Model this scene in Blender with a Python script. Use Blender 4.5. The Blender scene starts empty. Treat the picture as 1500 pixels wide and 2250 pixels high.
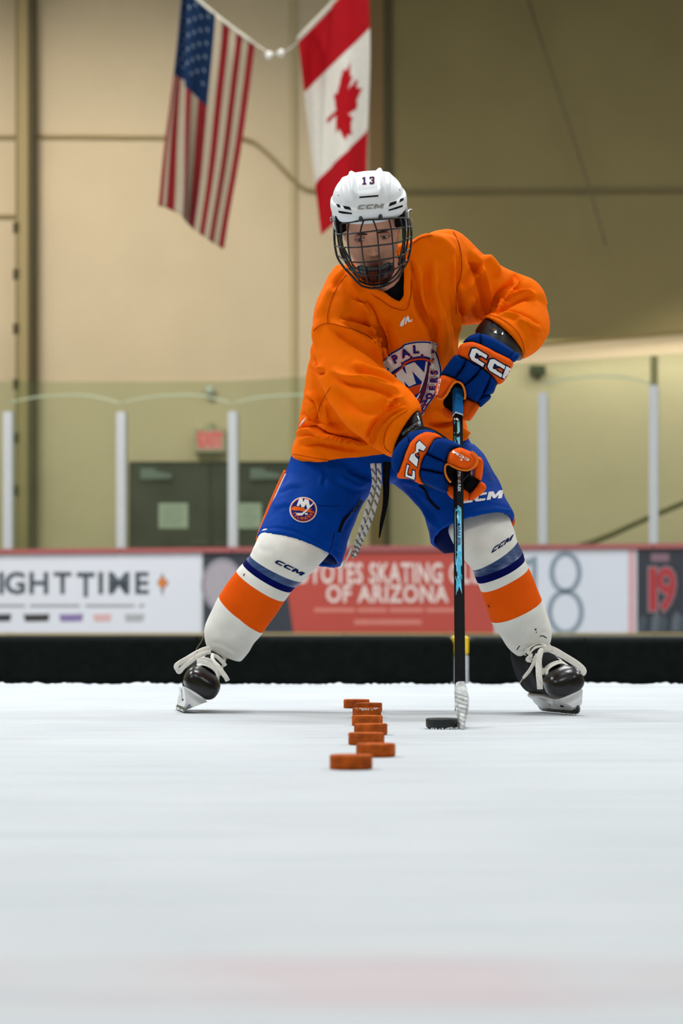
import bpy, bmesh, math, random
import numpy as np
from mathutils import Vector, Matrix
from mathutils.bvhtree import BVHTree
from mathutils.geometry import delaunay_2d_cdt
random.seed(7); rng = np.random.default_rng(7)
C = bpy.context.scene.collection
SC = bpy.context.scene
# ------------------------------------------------------------------ camera
FPX = 5312.5; HC = 0.275; YHOR = 1350.0            # focal length in px of the 1500x2250 frame, camera height, horizon row
PITCH = math.atan((YHOR - 1125) / FPX)
cam_d = bpy.data.cameras.new('camera'); cam = bpy.data.objects.new('camera', cam_d); C.objects.link(cam)
cam.location = (0, 0, HC); cam.rotation_euler = (math.pi / 2 + PITCH, 0, 0)
cam_d.sensor_fit = 'HORIZONTAL'; cam_d.sensor_width = 24; cam_d.lens = 85; cam_d.clip_end = 200
cam_d.dof.use_dof = True; cam_d.dof.focus_distance = 6.45; cam_d.dof.aperture_fstop = 3.9
SC.camera = cam
# ------------------------------------------------------------------ world and lamps
w = bpy.data.worlds.new('world'); SC.world = w; w.use_nodes = True
w.node_tree.nodes['Background'].inputs[0].default_value = (0.80, 0.88, 1.0, 1)
w.node_tree.nodes['Background'].inputs[1].default_value = 0.25
def area(name, loc, size, sy, power, col=(1, 1, 1), rot=(0, 0, 0)):
    l = bpy.data.lights.new(name, 'AREA'); l.shape = 'RECTANGLE'; l.size = size; l.size_y = sy
    l.energy = power; l.color = col
    o = bpy.data.objects.new(name, l); o.location = loc; o.rotation_euler = rot; C.objects.link(o); return o
def spot(name, loc, target, power, angle, blend, col=(1, 1, 1), r=0.15):
    l = bpy.data.lights.new(name, 'SPOT'); l.energy = power; l.spot_size = math.radians(angle); l.spot_blend = blend
    l.color = col; l.shadow_soft_size = r
    o = bpy.data.objects.new(name, l); o.location = loc
    o.rotation_euler = (Vector(target) - Vector(loc)).to_track_quat('-Z', 'Y').to_euler(); C.objects.link(o); return o
for yy, pw in ((1.0, 420), (8.6, 1060), (15.0, 760), (21.5, 640)):
    for xx in (-6.0, 0.5, 7.0):
        area('ceiling_lamp', (xx, yy, 8.6), 2.6, 0.9, pw * (1.25 if xx < 0 else 0.8), (0.965, 0.985, 1.0))
spot('wall_washer_lamp', (-4.3, 24.0, 8.3), (-3.3, 30.5, 3.2), 3400, 80, 0.9, (1.0, 0.93, 0.84), 0.5)
spot('wall_washer_lamp', (5.2, 27.6, 4.4), (5.0, 30.2, 1.0), 420, 100, 0.25, (1.0, 0.95, 0.85), 0.25)
area('wall_fill_light', (5.2, 30.05, 3.62), 8.0, 0.10, 62, (1.0, 0.96, 0.88), (math.radians(50), 0, 0))  # added strip light, no fixture there; brightens the lower right wall
SC.view_settings.view_transform = 'Standard'; SC.view_settings.look = 'None'
SC.view_settings.gamma = 1.0; SC.view_settings.exposure = -1.26; SC.view_settings.use_curve_mapping = False
SC.cycles.use_denoising = True; SC.cycles.max_bounces = 6; SC.cycles.diffuse_bounces = 3
SC.cycles.transparent_max_bounces = 16
# ------------------------------------------------------------------ helpers
XA = np.array([1.0, 0, 0]); UA = np.array([0, -math.sin(PITCH), math.cos(PITCH)]); FA = np.array([0, math.cos(PITCH), math.sin(PITCH)])
CAM = np.array([0, 0, HC])
def ray(px, py):
    d = (px - 750) / FPX * XA + (1125 - py) / FPX * UA + FA
    return d
def P(px, py, Y):                      # the point at depth Y seen at a pixel of the photograph
    d = ray(px, py); return CAM + d * (Y / d[1])
def PP(px, py, plane):                 # ... on a plane (point, normal)
    d = ray(px, py); p0, n = plane
    return CAM + d * (np.dot(np.array(p0) - CAM, n) / np.dot(d, n))
def proj(v):                           # world points -> pixels
    v = np.asarray(v) - CAM; z = v @ FA
    return 750 + FPX * (v @ XA) / z, 1125 - FPX * (v @ UA) / z
def plY(Y): return (np.array([0, Y, 0.0]), np.array([0, -1.0, 0]))
def lin(c): return [((x / 255) / 12.92 if x / 255 <= 0.04045 else ((x / 255 + 0.055) / 1.055) ** 2.4) for x in c]
_m = {}
def mat(name, col, rough=0.6, metal=0.0, var=0.06, vs=40.0, bump=0.0, bs=300.0, coat=0.0, alpha=None, sheen=0.0, emit=None, stretch=None, col2=None):
    if name in _m: return _m[name]
    m = bpy.data.materials.new(name); m.use_nodes = True; _m[name] = m
    nt = m.node_tree; b = nt.nodes['Principled BSDF']; c = lin(col)
    tc = nt.nodes.new('ShaderNodeTexCoord'); src = tc.outputs['Object']
    if stretch:
        mp = nt.nodes.new('ShaderNodeMapping'); mp.inputs['Scale'].default_value = stretch
        nt.links.new(src, mp.inputs[0]); src = mp.outputs[0]
    nz = nt.nodes.new('ShaderNodeTexNoise'); nz.inputs['Scale'].default_value = vs; nz.inputs['Detail'].default_value = 4
    nt.links.new(src, nz.inputs['Vector'])
    mx = nt.nodes.new('ShaderNodeMix'); mx.data_type = 'RGBA'
    rp = nt.nodes.new('ShaderNodeMapRange'); rp.inputs[1].default_value = 0.35; rp.inputs[2].default_value = 0.65
    nt.links.new(nz.outputs['Fac'], rp.inputs[0]); nt.links.new(rp.outputs[0], mx.inputs['Factor'])
    c2 = lin(col2) if col2 else [x * (1 + var) for x in c]
    c1 = c if col2 else [x * (1 - var) for x in c]
    mx.inputs['A'].default_value = (*c1, 1); mx.inputs['B'].default_value = (*c2, 1)
    nt.links.new(mx.outputs['Result'], b.inputs['Base Color'])
    b.inputs['Roughness'].default_value = rough; b.inputs['Metallic'].default_value = metal
    if rough > 0.55 and not metal: b.inputs['Specular IOR Level'].default_value = 0.04
    b.inputs['Coat Weight'].default_value = coat; b.inputs['Sheen Weight'].default_value = sheen
    if bump > 0:
        n2 = nt.nodes.new('ShaderNodeTexNoise'); n2.inputs['Scale'].default_value = bs; n2.inputs['Detail'].default_value = 3
        nt.links.new(src, n2.inputs['Vector'])
        bp = nt.nodes.new('ShaderNodeBump'); bp.inputs['Strength'].default_value = bump; bp.inputs['Distance'].default_value = 0.002
        nt.links.new(n2.outputs['Fac'], bp.inputs['Height']); nt.links.new(bp.outputs[0], b.inputs['Normal'])
    if alpha is not None: b.inputs['Alpha'].default_value = alpha
    if emit:
        b.inputs['Emission Color'].default_value = (*c, 1); b.inputs['Emission Strength'].default_value = emit
    return m
def tag(o, label=None, cat=None, group=None, kind=None):
    if label: o['label'] = label
    if cat: o['category'] = cat
    if group: o['group'] = group
    if kind: o['kind'] = kind
    return o
def mesh_obj(name, verts, faces, mats, parent=None, mi=None, smooth=True):
    me = bpy.data.meshes.new(name); me.from_pydata([tuple(map(float, v)) for v in verts], [], [tuple(int(i) for i in f) for f in faces])
    for m in (mats if isinstance(mats, (list, tuple)) else [mats]): me.materials.append(m)
    if mi is not None: me.polygons.foreach_set('material_index', np.asarray(mi, dtype=np.int32))
    me.polygons.foreach_set('use_smooth', [smooth] * len(me.polygons))
    me.update()
    o = bpy.data.objects.new(name, me); C.objects.link(o)
    if parent is not None: o.parent = parent; o.matrix_parent_inverse = parent.matrix_world.inverted()
    return o
def empty(name, loc=(0, 0, 0)):
    o = bpy.data.objects.new(name, None); o.location = loc; o.empty_display_size = 0.1; C.objects.link(o)
    bpy.context.view_layer.update(); return o
def adopt(child, parent):
    child.parent = parent; child.matrix_parent_inverse = parent.matrix_world.inverted()
def prism(name, out, plane, near, far, m, parent=None, smooth=False):     # pixel outline on a plane, given real thickness along the plane's normal
    p0, n = plane; n = np.array(n) / np.linalg.norm(n)
    pts = [PP(x, y, plane) for x, y in out]; k = len(pts)
    v = [p + n * near for p in pts] + [p + n * far for p in pts]
    f = [list(range(k)), list(range(2 * k - 1, k - 1, -1))] + [[i, k + i, k + (i + 1) % k, (i + 1) % k] for i in range(k)]
    o = mesh_obj(name, v, f, m, parent, smooth=smooth)
    bm = bmesh.new(); bm.from_mesh(o.data); bmesh.ops.recalc_face_normals(bm, faces=bm.faces); bm.to_mesh(o.data); bm.free()
    return o
def rect(x0, y0, x1, y1): return [(x0, y0), (x1, y0), (x1, y1), (x0, y1)]
def box(name, lo, hi, m, parent=None, bev=0.0, seg=2):
    bm = bmesh.new(); bmesh.ops.create_cube(bm, size=1)
    for v in bm.verts: v.co = Vector([lo[i] + (v.co[i] + 0.5) * (hi[i] - lo[i]) for i in range(3)])
    if bev: bmesh.ops.bevel(bm, geom=bm.edges[:], offset=bev, segments=seg, affect='EDGES', profile=0.5)
    me = bpy.data.meshes.new(name); bm.to_mesh(me); bm.free(); me.materials.append(m)
    o = bpy.data.objects.new(name, me); C.objects.link(o)
    if parent is not None: adopt(o, parent)
    return o
def catmull(pts, m, closed=False):
    pts = [np.asarray(p, float) for p in pts]; n = len(pts); out = []
    rngi = range(n if closed else n - 1)
    for i in rngi:
        g = (lambda j: pts[j % n]) if closed else (lambda j: pts[min(max(j, 0), n - 1)])
        a, b, c, d = g(i - 1), g(i), g(i + 1), g(i + 2)
        for k in range(m):
            t = k / m
            out.append(0.5 * (2 * b + (c - a) * t + (2 * a - 5 * b + 4 * c - d) * t * t + (3 * b - a - 3 * c + d) * t ** 3))
    if not closed: out.append(pts[-1])
    return out
def ring_pts(L, R, Y, d, tilt, n, pw=2.0):
    a3 = P(L[0], L[1], Y); b3 = P(R[0], R[1], Y); c = (a3 + b3) / 2; a = (b3 - a3) / 2
    th = np.arange(n) * 2 * math.pi / n; b = np.array([0, -d, tilt])
    ct = np.sign(np.cos(th)) * np.abs(np.cos(th)) ** (2 / pw); st = np.sign(np.sin(th)) * np.abs(np.sin(th)) ** (2 / pw)
    return c + np.outer(ct, a) + np.outer(st, b)
def loft_data(rings, n=48, sub=5, pw=2.0, caps=True):
    """rings: (Lx,Ly,Rx,Ry,Y,depth,tilt): left and right edge as seen, depth half-thickness"""
    rs = catmull([np.array(r, float) for r in rings], sub) if sub > 1 else [np.array(r, float) for r in rings]
    V = []; Fc = []; seg = []
    for r in rs: V += list(ring_pts((r[0], r[1]), (r[2], r[3]), r[4], r[5], r[6], n, pw))
    for k in range(len(rs) - 1):
        for i in range(n):
            j = (i + 1) % n; Fc.append((k * n + i, k * n + j, (k + 1) * n + j, (k + 1) * n + i)); seg.append(k // sub)
    if caps:
        Fc.append(tuple(range(n - 1, -1, -1))); seg.append(0)
        b = (len(rs) - 1) * n; Fc.append(tuple(range(b, b + n))); seg.append(len(rings) - 2)
    return V, Fc, seg
def fix_normals(o):
    bm = bmesh.new(); bm.from_mesh(o.data); bmesh.ops.recalc_face_normals(bm, faces=bm.faces); bm.to_mesh(o.data); bm.free()
def loft(name, rings, m, parent=None, segmat=None, **kw):
    V, Fc, seg = loft_data(rings, **kw)
    mi = [segmat[min(s, len(segmat) - 1)] for s in seg] if segmat else None
    o = mesh_obj(name, V, Fc, m, parent, mi); fix_normals(o); return o
def ribbon_data(pts, w, t, n=8, sub=4, up=None):
    """swept band through 3-D points; w = widths (m) across the view, t = thickness"""
    w = np.asarray(w, float) * np.ones(len(pts)); t = np.asarray(t, float) * np.ones(len(pts))
    q = catmull([np.array([*p, w[i], t[i]]) for i, p in enumerate(pts)], sub) if len(pts) > 2 and sub > 1 else [np.array([*p, w[i], t[i]]) for i, p in enumerate(pts)]
    V = []; Fc = []; K = len(q)
    for i in range(K):
        a = q[max(i - 1, 0)][:3]; b = q[min(i + 1, K - 1)][:3]; tg = b - a; tg = tg / (np.linalg.norm(tg) + 1e-9)
        vw = (q[i][:3] - CAM) if up is None else np.array(up, float); vw = vw / np.linalg.norm(vw)
        s = np.cross(tg, vw); s = s / (np.linalg.norm(s) + 1e-9); u = np.cross(s, tg)
        for k in range(n):
            th = 2 * math.pi * (k + 0.5) / n; V.append(q[i][:3] + s * math.cos(th) * q[i][3] / 2 + u * math.sin(th) * q[i][4] / 2)
    for i in range(K - 1):
        for k in range(n):
            j = (k + 1) % n; Fc.append((i * n + k, i * n + j, (i + 1) * n + j, (i + 1) * n + k))
    Fc.append(tuple(range(n - 1, -1, -1))); Fc.append(tuple(range((K - 1) * n, K * n)))
    return V, Fc
def join_data(ds):
    V = []; Fc = []
    for v, f in ds:
        b = len(V); V += list(v); Fc += [tuple(i + b for i in q) for q in f]
    return V, Fc
def ribbon(name, pts, w, t, m, parent=None, **kw):
    V, Fc = ribbon_data(pts, w, t, **kw); o = mesh_obj(name, V, Fc, m, parent); fix_normals(o); return o
def pad_data(outline, depth, thick, edge=None, sp=4.0, smooth=3, back=0.5, detail=None):
    """puffed cushion: pixel outline at depth(px,py) [m], bulging towards the viewer by thick metres"""
    o = catmull([np.array(p, float) for p in outline], smooth, True) if smooth > 1 else [np.array(p, float) for p in outline]
    o = np.array(o); res = [o[0]]
    for p in list(o[1:]):
        if np.linalg.norm(p - res[-1]) > sp * 0.35: res.append(p)
    o = np.array(res); k = len(o)
    lo = o.min(0); hi = o.max(0)
    gx, gy = np.meshgrid(np.arange(lo[0], hi[0] + sp, sp), np.arange(lo[1], hi[1] + sp, sp)); gx = gx + (np.arange(gx.shape[0]) % 2)[:, None] * sp / 2
    g = np.stack([gx.ravel(), gy.ravel()], 1)
    x, y = g[:, 0], g[:, 1]; ins = np.zeros(len(g), bool); a = o; b = np.roll(o, -1, 0); dist = np.full(len(g), 1e9)
    for (x1, y1), (x2, y2) in zip(a, b):
        c = ((y1 > y) != (y2 > y)); xi = (x2 - x1) * (y - y1) / ((y2 - y1) if abs(y2 - y1) > 1e-12 else 1e-12) + x1; ins ^= c & (x < xi)
        dx, dy = x2 - x1, y2 - y1; t = np.clip(((x - x1) * dx + (y - y1) * dy) / (dx * dx + dy * dy + 1e-12), 0, 1)
        dist = np.minimum(dist, np.hypot(x - x1 - t * dx, y - y1 - t * dy))
    keep = ins & (dist > sp * 0.45); gi = g[keep]; gd = dist[keep]
    pts = [Vector(p) for p in o] + [Vector(p) for p in gi]
    r = delaunay_2d_cdt(pts, [], [list(range(k))], 1, 1e-6)
    pv = np.array([tuple(p) for p in r[0]]); tr = [tuple(f) for f in r[2]]
    x, y = pv[:, 0], pv[:, 1]; dist = np.full(len(pv), 1e9)
    for (x1, y1), (x2, y2) in zip(a, b):
        dx, dy = x2 - x1, y2 - y1; t = np.clip(((x - x1) * dx + (y - y1) * dy) / (dx * dx + dy * dy + 1e-12), 0, 1)
        dist = np.minimum(dist, np.hypot(x - x1 - t * dx, y - y1 - t * dy))
    e = edge if edge else max(dist.max(), 1e-6)
    q = np.clip(dist / e, 0, 1); h = np.sqrt(np.maximum(1 - (1 - q) ** 2, 0)) * thick
    front = []; bk = []; N = len(pv); onb = dist < 1e-3
    for i in range(N):
        Y = depth(x[i], y[i]); extra = detail(x[i], y[i]) if detail is not None and not onb[i] else 0
        front.append(P(x[i], y[i], Y - h[i] - extra)); bk.append(P(x[i], y[i], Y + h[i] * back + 0.0005))
    V = front; idx = list(range(N)); 
    for i in range(N):
        if onb[i]: idx[i] = i
        else: idx[i] = len(V); V.append(bk[i])
    Fc = [f for f in tr] + [tuple(idx[i] for i in reversed(f)) for f in tr]
    return V, Fc
def pad(name, outline, depth, thick, m, parent=None, **kw):
    dp = depth if callable(depth) else (lambda x, y, D=depth: D)
    V, Fc = pad_data(outline, dp, thick, **kw); o = mesh_obj(name, V, Fc, m, parent); fix_normals(o); return o
def remesh_union(name, datas, voxel, m, parent=None, smooth=6, sfac=0.5):
    V, Fc = join_data(datas); o = mesh_obj('tmp', V, Fc, m)
    # every shell outward
    fix_normals(o)
    r = o.modifiers.new('r', 'REMESH'); r.mode = 'VOXEL'; r.voxel_size = voxel; r.use_smooth_shade = True
    s = o.modifiers.new('s', 'SMOOTH'); s.iterations = smooth; s.factor = sfac
    dg = bpy.context.evaluated_depsgraph_get(); dg.update()
    me = bpy.data.meshes.new_from_object(o.evaluated_get(dg)); old = o.data
    bpy.data.objects.remove(o); bpy.data.meshes.remove(old)
    me.name = name; me.materials.clear()
    for q in (m if isinstance(m, (list, tuple)) else [m]): me.materials.append(q)
    me.polygons.foreach_set('use_smooth', [True] * len(me.polygons))
    o = bpy.data.objects.new(name, me); C.objects.link(o)
    if parent is not None: adopt(o, parent)
    return o
def get_co(me):
    a = np.empty(len(me.vertices) * 3); me.vertices.foreach_get('co', a); return a.reshape(-1, 3)
def get_no(me):
    a = np.empty(len(me.vertices) * 3, dtype=np.float32); me.vertex_normals.foreach_get('vector', a); return a.reshape(-1, 3).astype(float)
def seg_dist(x, y, pl):
    best = np.full(len(x), 1e9); tt = np.zeros(len(x)); side = np.zeros(len(x))
    L = np.cumsum([0] + [math.hypot(pl[i + 1][0] - pl[i][0], pl[i + 1][1] - pl[i][1]) for i in range(len(pl) - 1)])
    for i in range(len(pl) - 1):
        (x1, y1), (x2, y2) = pl[i][:2], pl[i + 1][:2]; dx, dy = x2 - x1, y2 - y1; l2 = dx * dx + dy * dy + 1e-9
        t = np.clip(((x - x1) * dx + (y - y1) * dy) / l2, 0, 1); d = np.hypot(x - x1 - t * dx, y - y1 - t * dy)
        s = np.sign(dx * (y - y1) - dy * (x - x1)); u = d < best
        best = np.where(u, d, best); tt = np.where(u, (L[i] + t * math.sqrt(l2)) / L[-1], tt); side = np.where(u, s, side)
    return best, tt, side
def sculpt(o, strokes, facing=0.05):
    """folds and seams: (pixel polyline, width px, height mm, kind, y_min, y_max): ridges and creases pressed into the front of the cloth"""
    me = o.data; co = get_co(me)
    for st in strokes:
        no = get_no(me); x, y = proj(co); vw = CAM - co; vw /= np.linalg.norm(vw, axis=1)[:, None]
        fc = np.clip(((no * vw).sum(1) - facing) / 0.2, 0, 1)
        pl, wd, h = st[0], st[1], st[2]; kind = st[3] if len(st) > 3 else 'g'
        ylo, yhi = (st[4], st[5]) if len(st) > 5 else (-1e9, 1e9)
        pl = [tuple(p) for p in catmull([np.array(p, float) for p in pl], 4)] if len(pl) > 2 else pl
        d, t, s = seg_dist(x, y, pl); tp = np.clip(np.minimum(t, 1 - t) * 5, 0, 1) if kind != 'c' else 1.0
        q = d / wd
        if kind in ('g', 'c'): f = np.exp(-q * q)
        elif kind == 'f': f = np.exp(-((q * s + 0.6) ** 2) * 1.2) - 0.9 * np.exp(-((q * s - 0.5) ** 2) * 2.5)   # ridge with a crease beside it
        ok = (co[:, 1] > ylo) & (co[:, 1] < yhi)
        co = co + no * (f * tp * fc * ok * h * 0.001)[:, None]
        me.vertices.foreach_set('co', co.ravel()); me.update()
    return o
def relax(o, it=2, fac=0.5):
    s = o.modifiers.new('s', 'SMOOTH'); s.iterations = it; s.factor = fac
    dg = bpy.context.evaluated_depsgraph_get(); dg.update(); e = o.evaluated_get(dg).to_mesh(); a = get_co(e).copy(); o.evaluated_get(dg).to_mesh_clear()
    o.modifiers.remove(s); o.data.vertices.foreach_set('co', a.ravel()); o.data.update()
def bvh(o, ymin=None):
    bm = bmesh.new(); bm.from_mesh(o.data); bm.transform(o.matrix_world)
    if ymin is not None: bmesh.ops.delete(bm, geom=[f for f in bm.faces if f.calc_center_median().y < ymin], context='FACES')
    t = BVHTree.FromBMesh(bm); bm.free(); return t
def poly_mesh2d(polys, off=0.0):
    """filled 2-D polygons (even-odd) -> verts, tris; off = outline growth in the same units"""
    cu = bpy.data.curves.new('t', 'CURVE'); cu.dimensions = '2D'; cu.fill_mode = 'BOTH'
    for p in polys:
        s = cu.splines.new('POLY'); s.points.add(len(p) - 1); s.use_cyclic_u = True
        for i, q in enumerate(p): s.points[i].co = (q[0], q[1], 0, 1)
    cu.offset = off
    return _curve_tris(cu)
def text_mesh2d(txt, bold=0.0, off=0.0, space=1.0, shear=0.0):
    cu = bpy.data.curves.new('t', 'FONT'); cu.body = txt; cu.size = 1.0; cu.align_x = 'CENTER'; cu.align_y = 'CENTER'
    cu.offset = bold + off; cu.space_character = space; cu.shear = shear; cu.resolution_u = 3
    return _curve_tris(cu)
def _curve_tris(cu):
    o = bpy.data.objects.new('t', cu); C.objects.link(o); dg = bpy.context.evaluated_depsgraph_get(); dg.update()
    me = bpy.data.meshes.new_from_object(o.evaluated_get(dg)); bpy.data.objects.remove(o); bpy.data.curves.remove(cu)
    me.calc_loop_triangles(); v = [tuple(q.co[:2]) for q in me.vertices]; f = [tuple(t.vertices) for t in me.loop_triangles]
    keep = [abs(me.vertices[t[0]].normal.z) >= 0 for t in f]; bpy.data.meshes.remove(me); return v, f
def chop(v, f, step):
    bm = bmesh.new(); bv = [bm.verts.new((x, y, 0)) for x, y in v]
    for t in f:
        if len(set(t)) == 3:
            try: bm.faces.new([bv[i] for i in t])
            except ValueError: pass
    bmesh.ops.remove_doubles(bm, verts=bm.verts, dist=1e-4)
    xs = [q.co.x for q in bm.verts]; ys = [q.co.y for q in bm.verts]
    if xs:
        for ax, lo, hi in ((0, min(xs), max(xs)), (1, min(ys), max(ys))):
            k = lo + step * 0.5
            while k < hi:
                co = (k, 0, 0) if ax == 0 else (0, k, 0); no = (1, 0, 0) if ax == 0 else (0, 1, 0)
                bmesh.ops.bisect_plane(bm, geom=bm.verts[:] + bm.edges[:] + bm.faces[:], plane_co=co, plane_no=no); k += step
    bmesh.ops.triangulate(bm, faces=bm.faces[:]); bm.verts.ensure_lookup_table(); bm.verts.index_update()
    V = [tuple(q.co[:2]) for q in bm.verts]; Fc = [tuple(q.index for q in t.verts) for t in bm.faces]; bm.free(); return V, Fc
def decal(name, shape, xf, trees, m, parent, off=0.0012, step=5.0, warp=None, maxd=0.5):
    """print laid on a surface: 2-D shape -> pixels by xf -> the point of the surface seen there"""
    v, f = shape; v = [xf(x, y) for x, y in v]; v, f = chop(v, f, step)
    if not isinstance(trees, (list, tuple)): trees = [trees]
    out = []; ok = []
    for x, y in v:
        if warp: x, y = warp(x, y)
        d = Vector(ray(x, y)).normalized(); best = None
        for t in trees:
            h = t.ray_cast(Vector(CAM), d)
            if h[0] is not None and (best is None or h[3] < best[3]): best = h
        if best is None: out.append((0, 0, 0)); ok.append(False)
        else:
            n = best[1] if best[1].dot(d) < 0 else -best[1]
            out.append(tuple(best[0] - d * (off * 1.2) + n * (off * 0.3))); ok.append(True)
    f = [t for t in f if all(ok[i] for i in t)]
    f = [t for t in f if max(abs(out[t[0]][1] - out[t[1]][1]), abs(out[t[0]][1] - out[t[2]][1])) < maxd]
    if not f: return None
    use = sorted({i for t in f for i in t}); mp = {i: k for k, i in enumerate(use)}
    return mesh_obj(name, [out[i] for i in use], [[mp[i] for i in t] for t in f], m, parent)
def aff(o, ex, ey): return lambda x, y: (o[0] + ex[0] * x + ey[0] * y, o[1] + ex[1] * x + ey[1] * y)
def upright(cx, cy, s, rot=0.0, sy=None):    # text of height s px, rot degrees counter-clockwise
    r = math.radians(rot); sy = sy or s
    return lambda x, y: (cx + s * x * math.cos(r) - sy * y * math.sin(r), cy - s * x * math.sin(r) - sy * y * math.cos(r))
LC = [(9.5, 10), (2, 10), (0, 8), (0, 2), (2, 0), (9.5, 0), (9.5, 2.8), (5.6, 2.8), (5.6, 3.3), (4.6, 3.3), (4.4, 2.8), (3.3, 2.8), (3, 3.2), (3, 6.8), (3.3, 7.2), (4.4, 7.2), (4.6, 6.7), (5.6, 6.7), (5.6, 7.2), (9.5, 7.2)]
LM = [(0, 0), (0, 10), (4, 10), (6.5, 5.2), (9, 10), (13, 10), (13, 0), (9.6, 0), (9.6, 4.8), (7.4, 1.0), (5.6, 1.0), (3.4, 4.8), (3.4, 0)]
def sh(p, dx, k=0.0): return [(x + dx + k * y, y) for x, y in p]
def ccm(k=0.25, gap=1.4, first=True):
    r = []
    if first: r.append(sh(LC, 0, k))
    r.append(sh(LC, 9.5 + gap, k)); r.append(sh(LM, 19 + 2 * gap, k)); return r
# ------------------------------------------------------------------ the hall
def ice_mat():
    m = bpy.data.materials.new('ice'); m.use_nodes = True; nt = m.node_tree; b = nt.nodes['Principled BSDF']; N = nt.nodes.new; Lk = nt.links.new
    tc = N('ShaderNodeTexCoord')
    def noise(scale, sc, detail=4):
        mp = N('ShaderNodeMapping'); mp.inputs['Scale'].default_value = sc; Lk(tc.outputs['Object'], mp.inputs[0])
        n = N('ShaderNodeTexNoise'); n.inputs['Scale'].default_value = scale; n.inputs['Detail'].default_value = detail; Lk(mp.outputs[0], n.inputs['Vector']); return n.outputs['Fac']
    def rng_(src, a, c, lo=0.0, hi=1.0):
        r = N('ShaderNodeMapRange'); r.interpolation_type = 'SMOOTHSTEP'
        for i, v in ((1, a), (2, c), (3, lo), (4, hi)): r.inputs[i].default_value = v
        Lk(src, r.inputs[0]); return r.outputs[0]
    def mul(a, c):
        q = N('ShaderNodeMath'); q.operation = 'MULTIPLY'; Lk(a, q.inputs[0])
        if isinstance(c, (int, float)): q.inputs[1].default_value = c
        else: Lk(c, q.inputs[1])
        return q.outputs[0]
    def mix(fac, A, Bc):
        q = N('ShaderNodeMix'); q.data_type = 'RGBA'; Lk(fac, q.inputs['Factor'])
        if isinstance(A, (list, tuple)): q.inputs['A'].default_value = (*A, 1)
        else: Lk(A, q.inputs['A'])
        q.inputs['B'].default_value = (*Bc, 1); return q.outputs['Result']
    c = mix(rng_(noise(1.3, (1, 1, 1)), 0.35, 0.65), (0.525, 0.56, 0.585), (0.565, 0.60, 0.62))
    c = mix(mul(rng_(noise(3.0, (0.35, 6, 1), 6), 0.54, 0.68), 0.45), c, (0.42, 0.46, 0.51))     # skate-worn streaks
    c = mix(mul(rng_(noise(1.0, (0.16, 14, 1), 5), 0.58, 0.67), 0.45), c, (0.39, 0.43, 0.48))
    sx = N('ShaderNodeSeparateXYZ'); Lk(tc.outputs['Object'], sx.inputs[0])
    # faded red line painted beneath the ice
    r1 = mul(mul(rng_(sx.outputs[1], 1.66, 1.74), rng_(sx.outputs[1], 2.02, 1.90)), rng_(noise(1.1, (1.6, 0.8, 1)), 0.40, 0.60, 0.12, 1.0))
    c = mix(mul(r1, 0.38), c, (0.58, 0.33, 0.35))
    Lk(c, b.inputs['Base Color'])
    n1 = noise(9.0, (1, 3, 1), 6); n2 = noise(160, (1, 1, 1), 3)
    ad = N('ShaderNodeMath'); ad.operation = 'ADD'; Lk(n1, ad.inputs[0]); Lk(mul(n2, 0.5), ad.inputs[1])
    bp = N('ShaderNodeBump'); bp.inputs['Strength'].default_value = 0.35; bp.inputs['Distance'].default_value = 0.006; Lk(ad.outputs[0], bp.inputs['Height'])
    Lk(bp.outputs[0], b.inputs['Normal'])
    Lk(rng_(noise(5, (1, 4, 1)), 0.3, 0.7, 0.45, 0.75), b.inputs['Roughness']); b.inputs['Specular IOR Level'].default_value = 0.25
    return m
ICE = ice_mat()
X0, X1, YB, YF, ZC = -16.0, 16.0, -7.0, 30.6, 9.0
def slab(name, lo, hi, m):
    return tag(box(name, lo, hi, m), kind='structure')
WALL = mat('wall_paint', (214, 195, 162), 0.85, var=0.03, vs=1.2)
WALL2 = mat('wall_side_paint', (200, 186, 150), 0.85, var=0.03, vs=1.2)
slab('floor', (X0, YB, -0.3), (X1, YF, 0.0), ICE)
slab('wall_back', (X0, YF, -0.3), (X1, YF + 0.3, ZC), WALL)
slab('wall_left', (X0 - 0.3, YB, -0.3), (X0, YF + 0.3, ZC), WALL2)
slab('wall_right', (X1, YB, -0.3), (X1 + 0.3, YF + 0.3, ZC), WALL2)
slab('wall_front', (X0, YB - 0.3, -0.3), (X1, YB, ZC), WALL2)
slab('ceiling', (X0, YB, ZC), (X1, YF + 0.3, ZC + 0.3), mat('ceiling_paint', (196, 196, 190), 0.9))
pw = plY(YF - 0.02)
SEAM = mat('panel_seam', (150, 132, 92), 0.9)
# wall panels' reveal lines
tag(prism('trim_1', [(70, 297), (535, 301), (535, 309), (70, 305)], pw, 0.0, 0.02, SEAM), kind='structure')
tag(prism('trim_2', [(-60, 472), (36, 472), (36, 480), (-60, 480)], pw, 0.0, 0.02, SEAM), kind='structure')
tag(prism('trim_3', [(-60, 298), (36, 298), (36, 306), (-60, 306)], pw, 0.0, 0.02, SEAM), kind='structure')
cab = ribbon('wall_cable', [P(x, y, YF - 0.06) for x, y in ((532, 304), (560, 315), (600, 350), (640, 392), (668, 414), (700, 420), (760, 420), (812, 420))], 0.045, 0.045, SEAM, sub=5)
tag(cab, 'thin brown cable sagging across the tan wall behind the flags', 'cable')
tag(prism('trim_4', [(640, 0), (650, 0), (650, 1215), (640, 1215)], pw, 0.0, 0.03, mat('panel_joint', (196, 178, 134), 0.9)), kind='structure')
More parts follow.
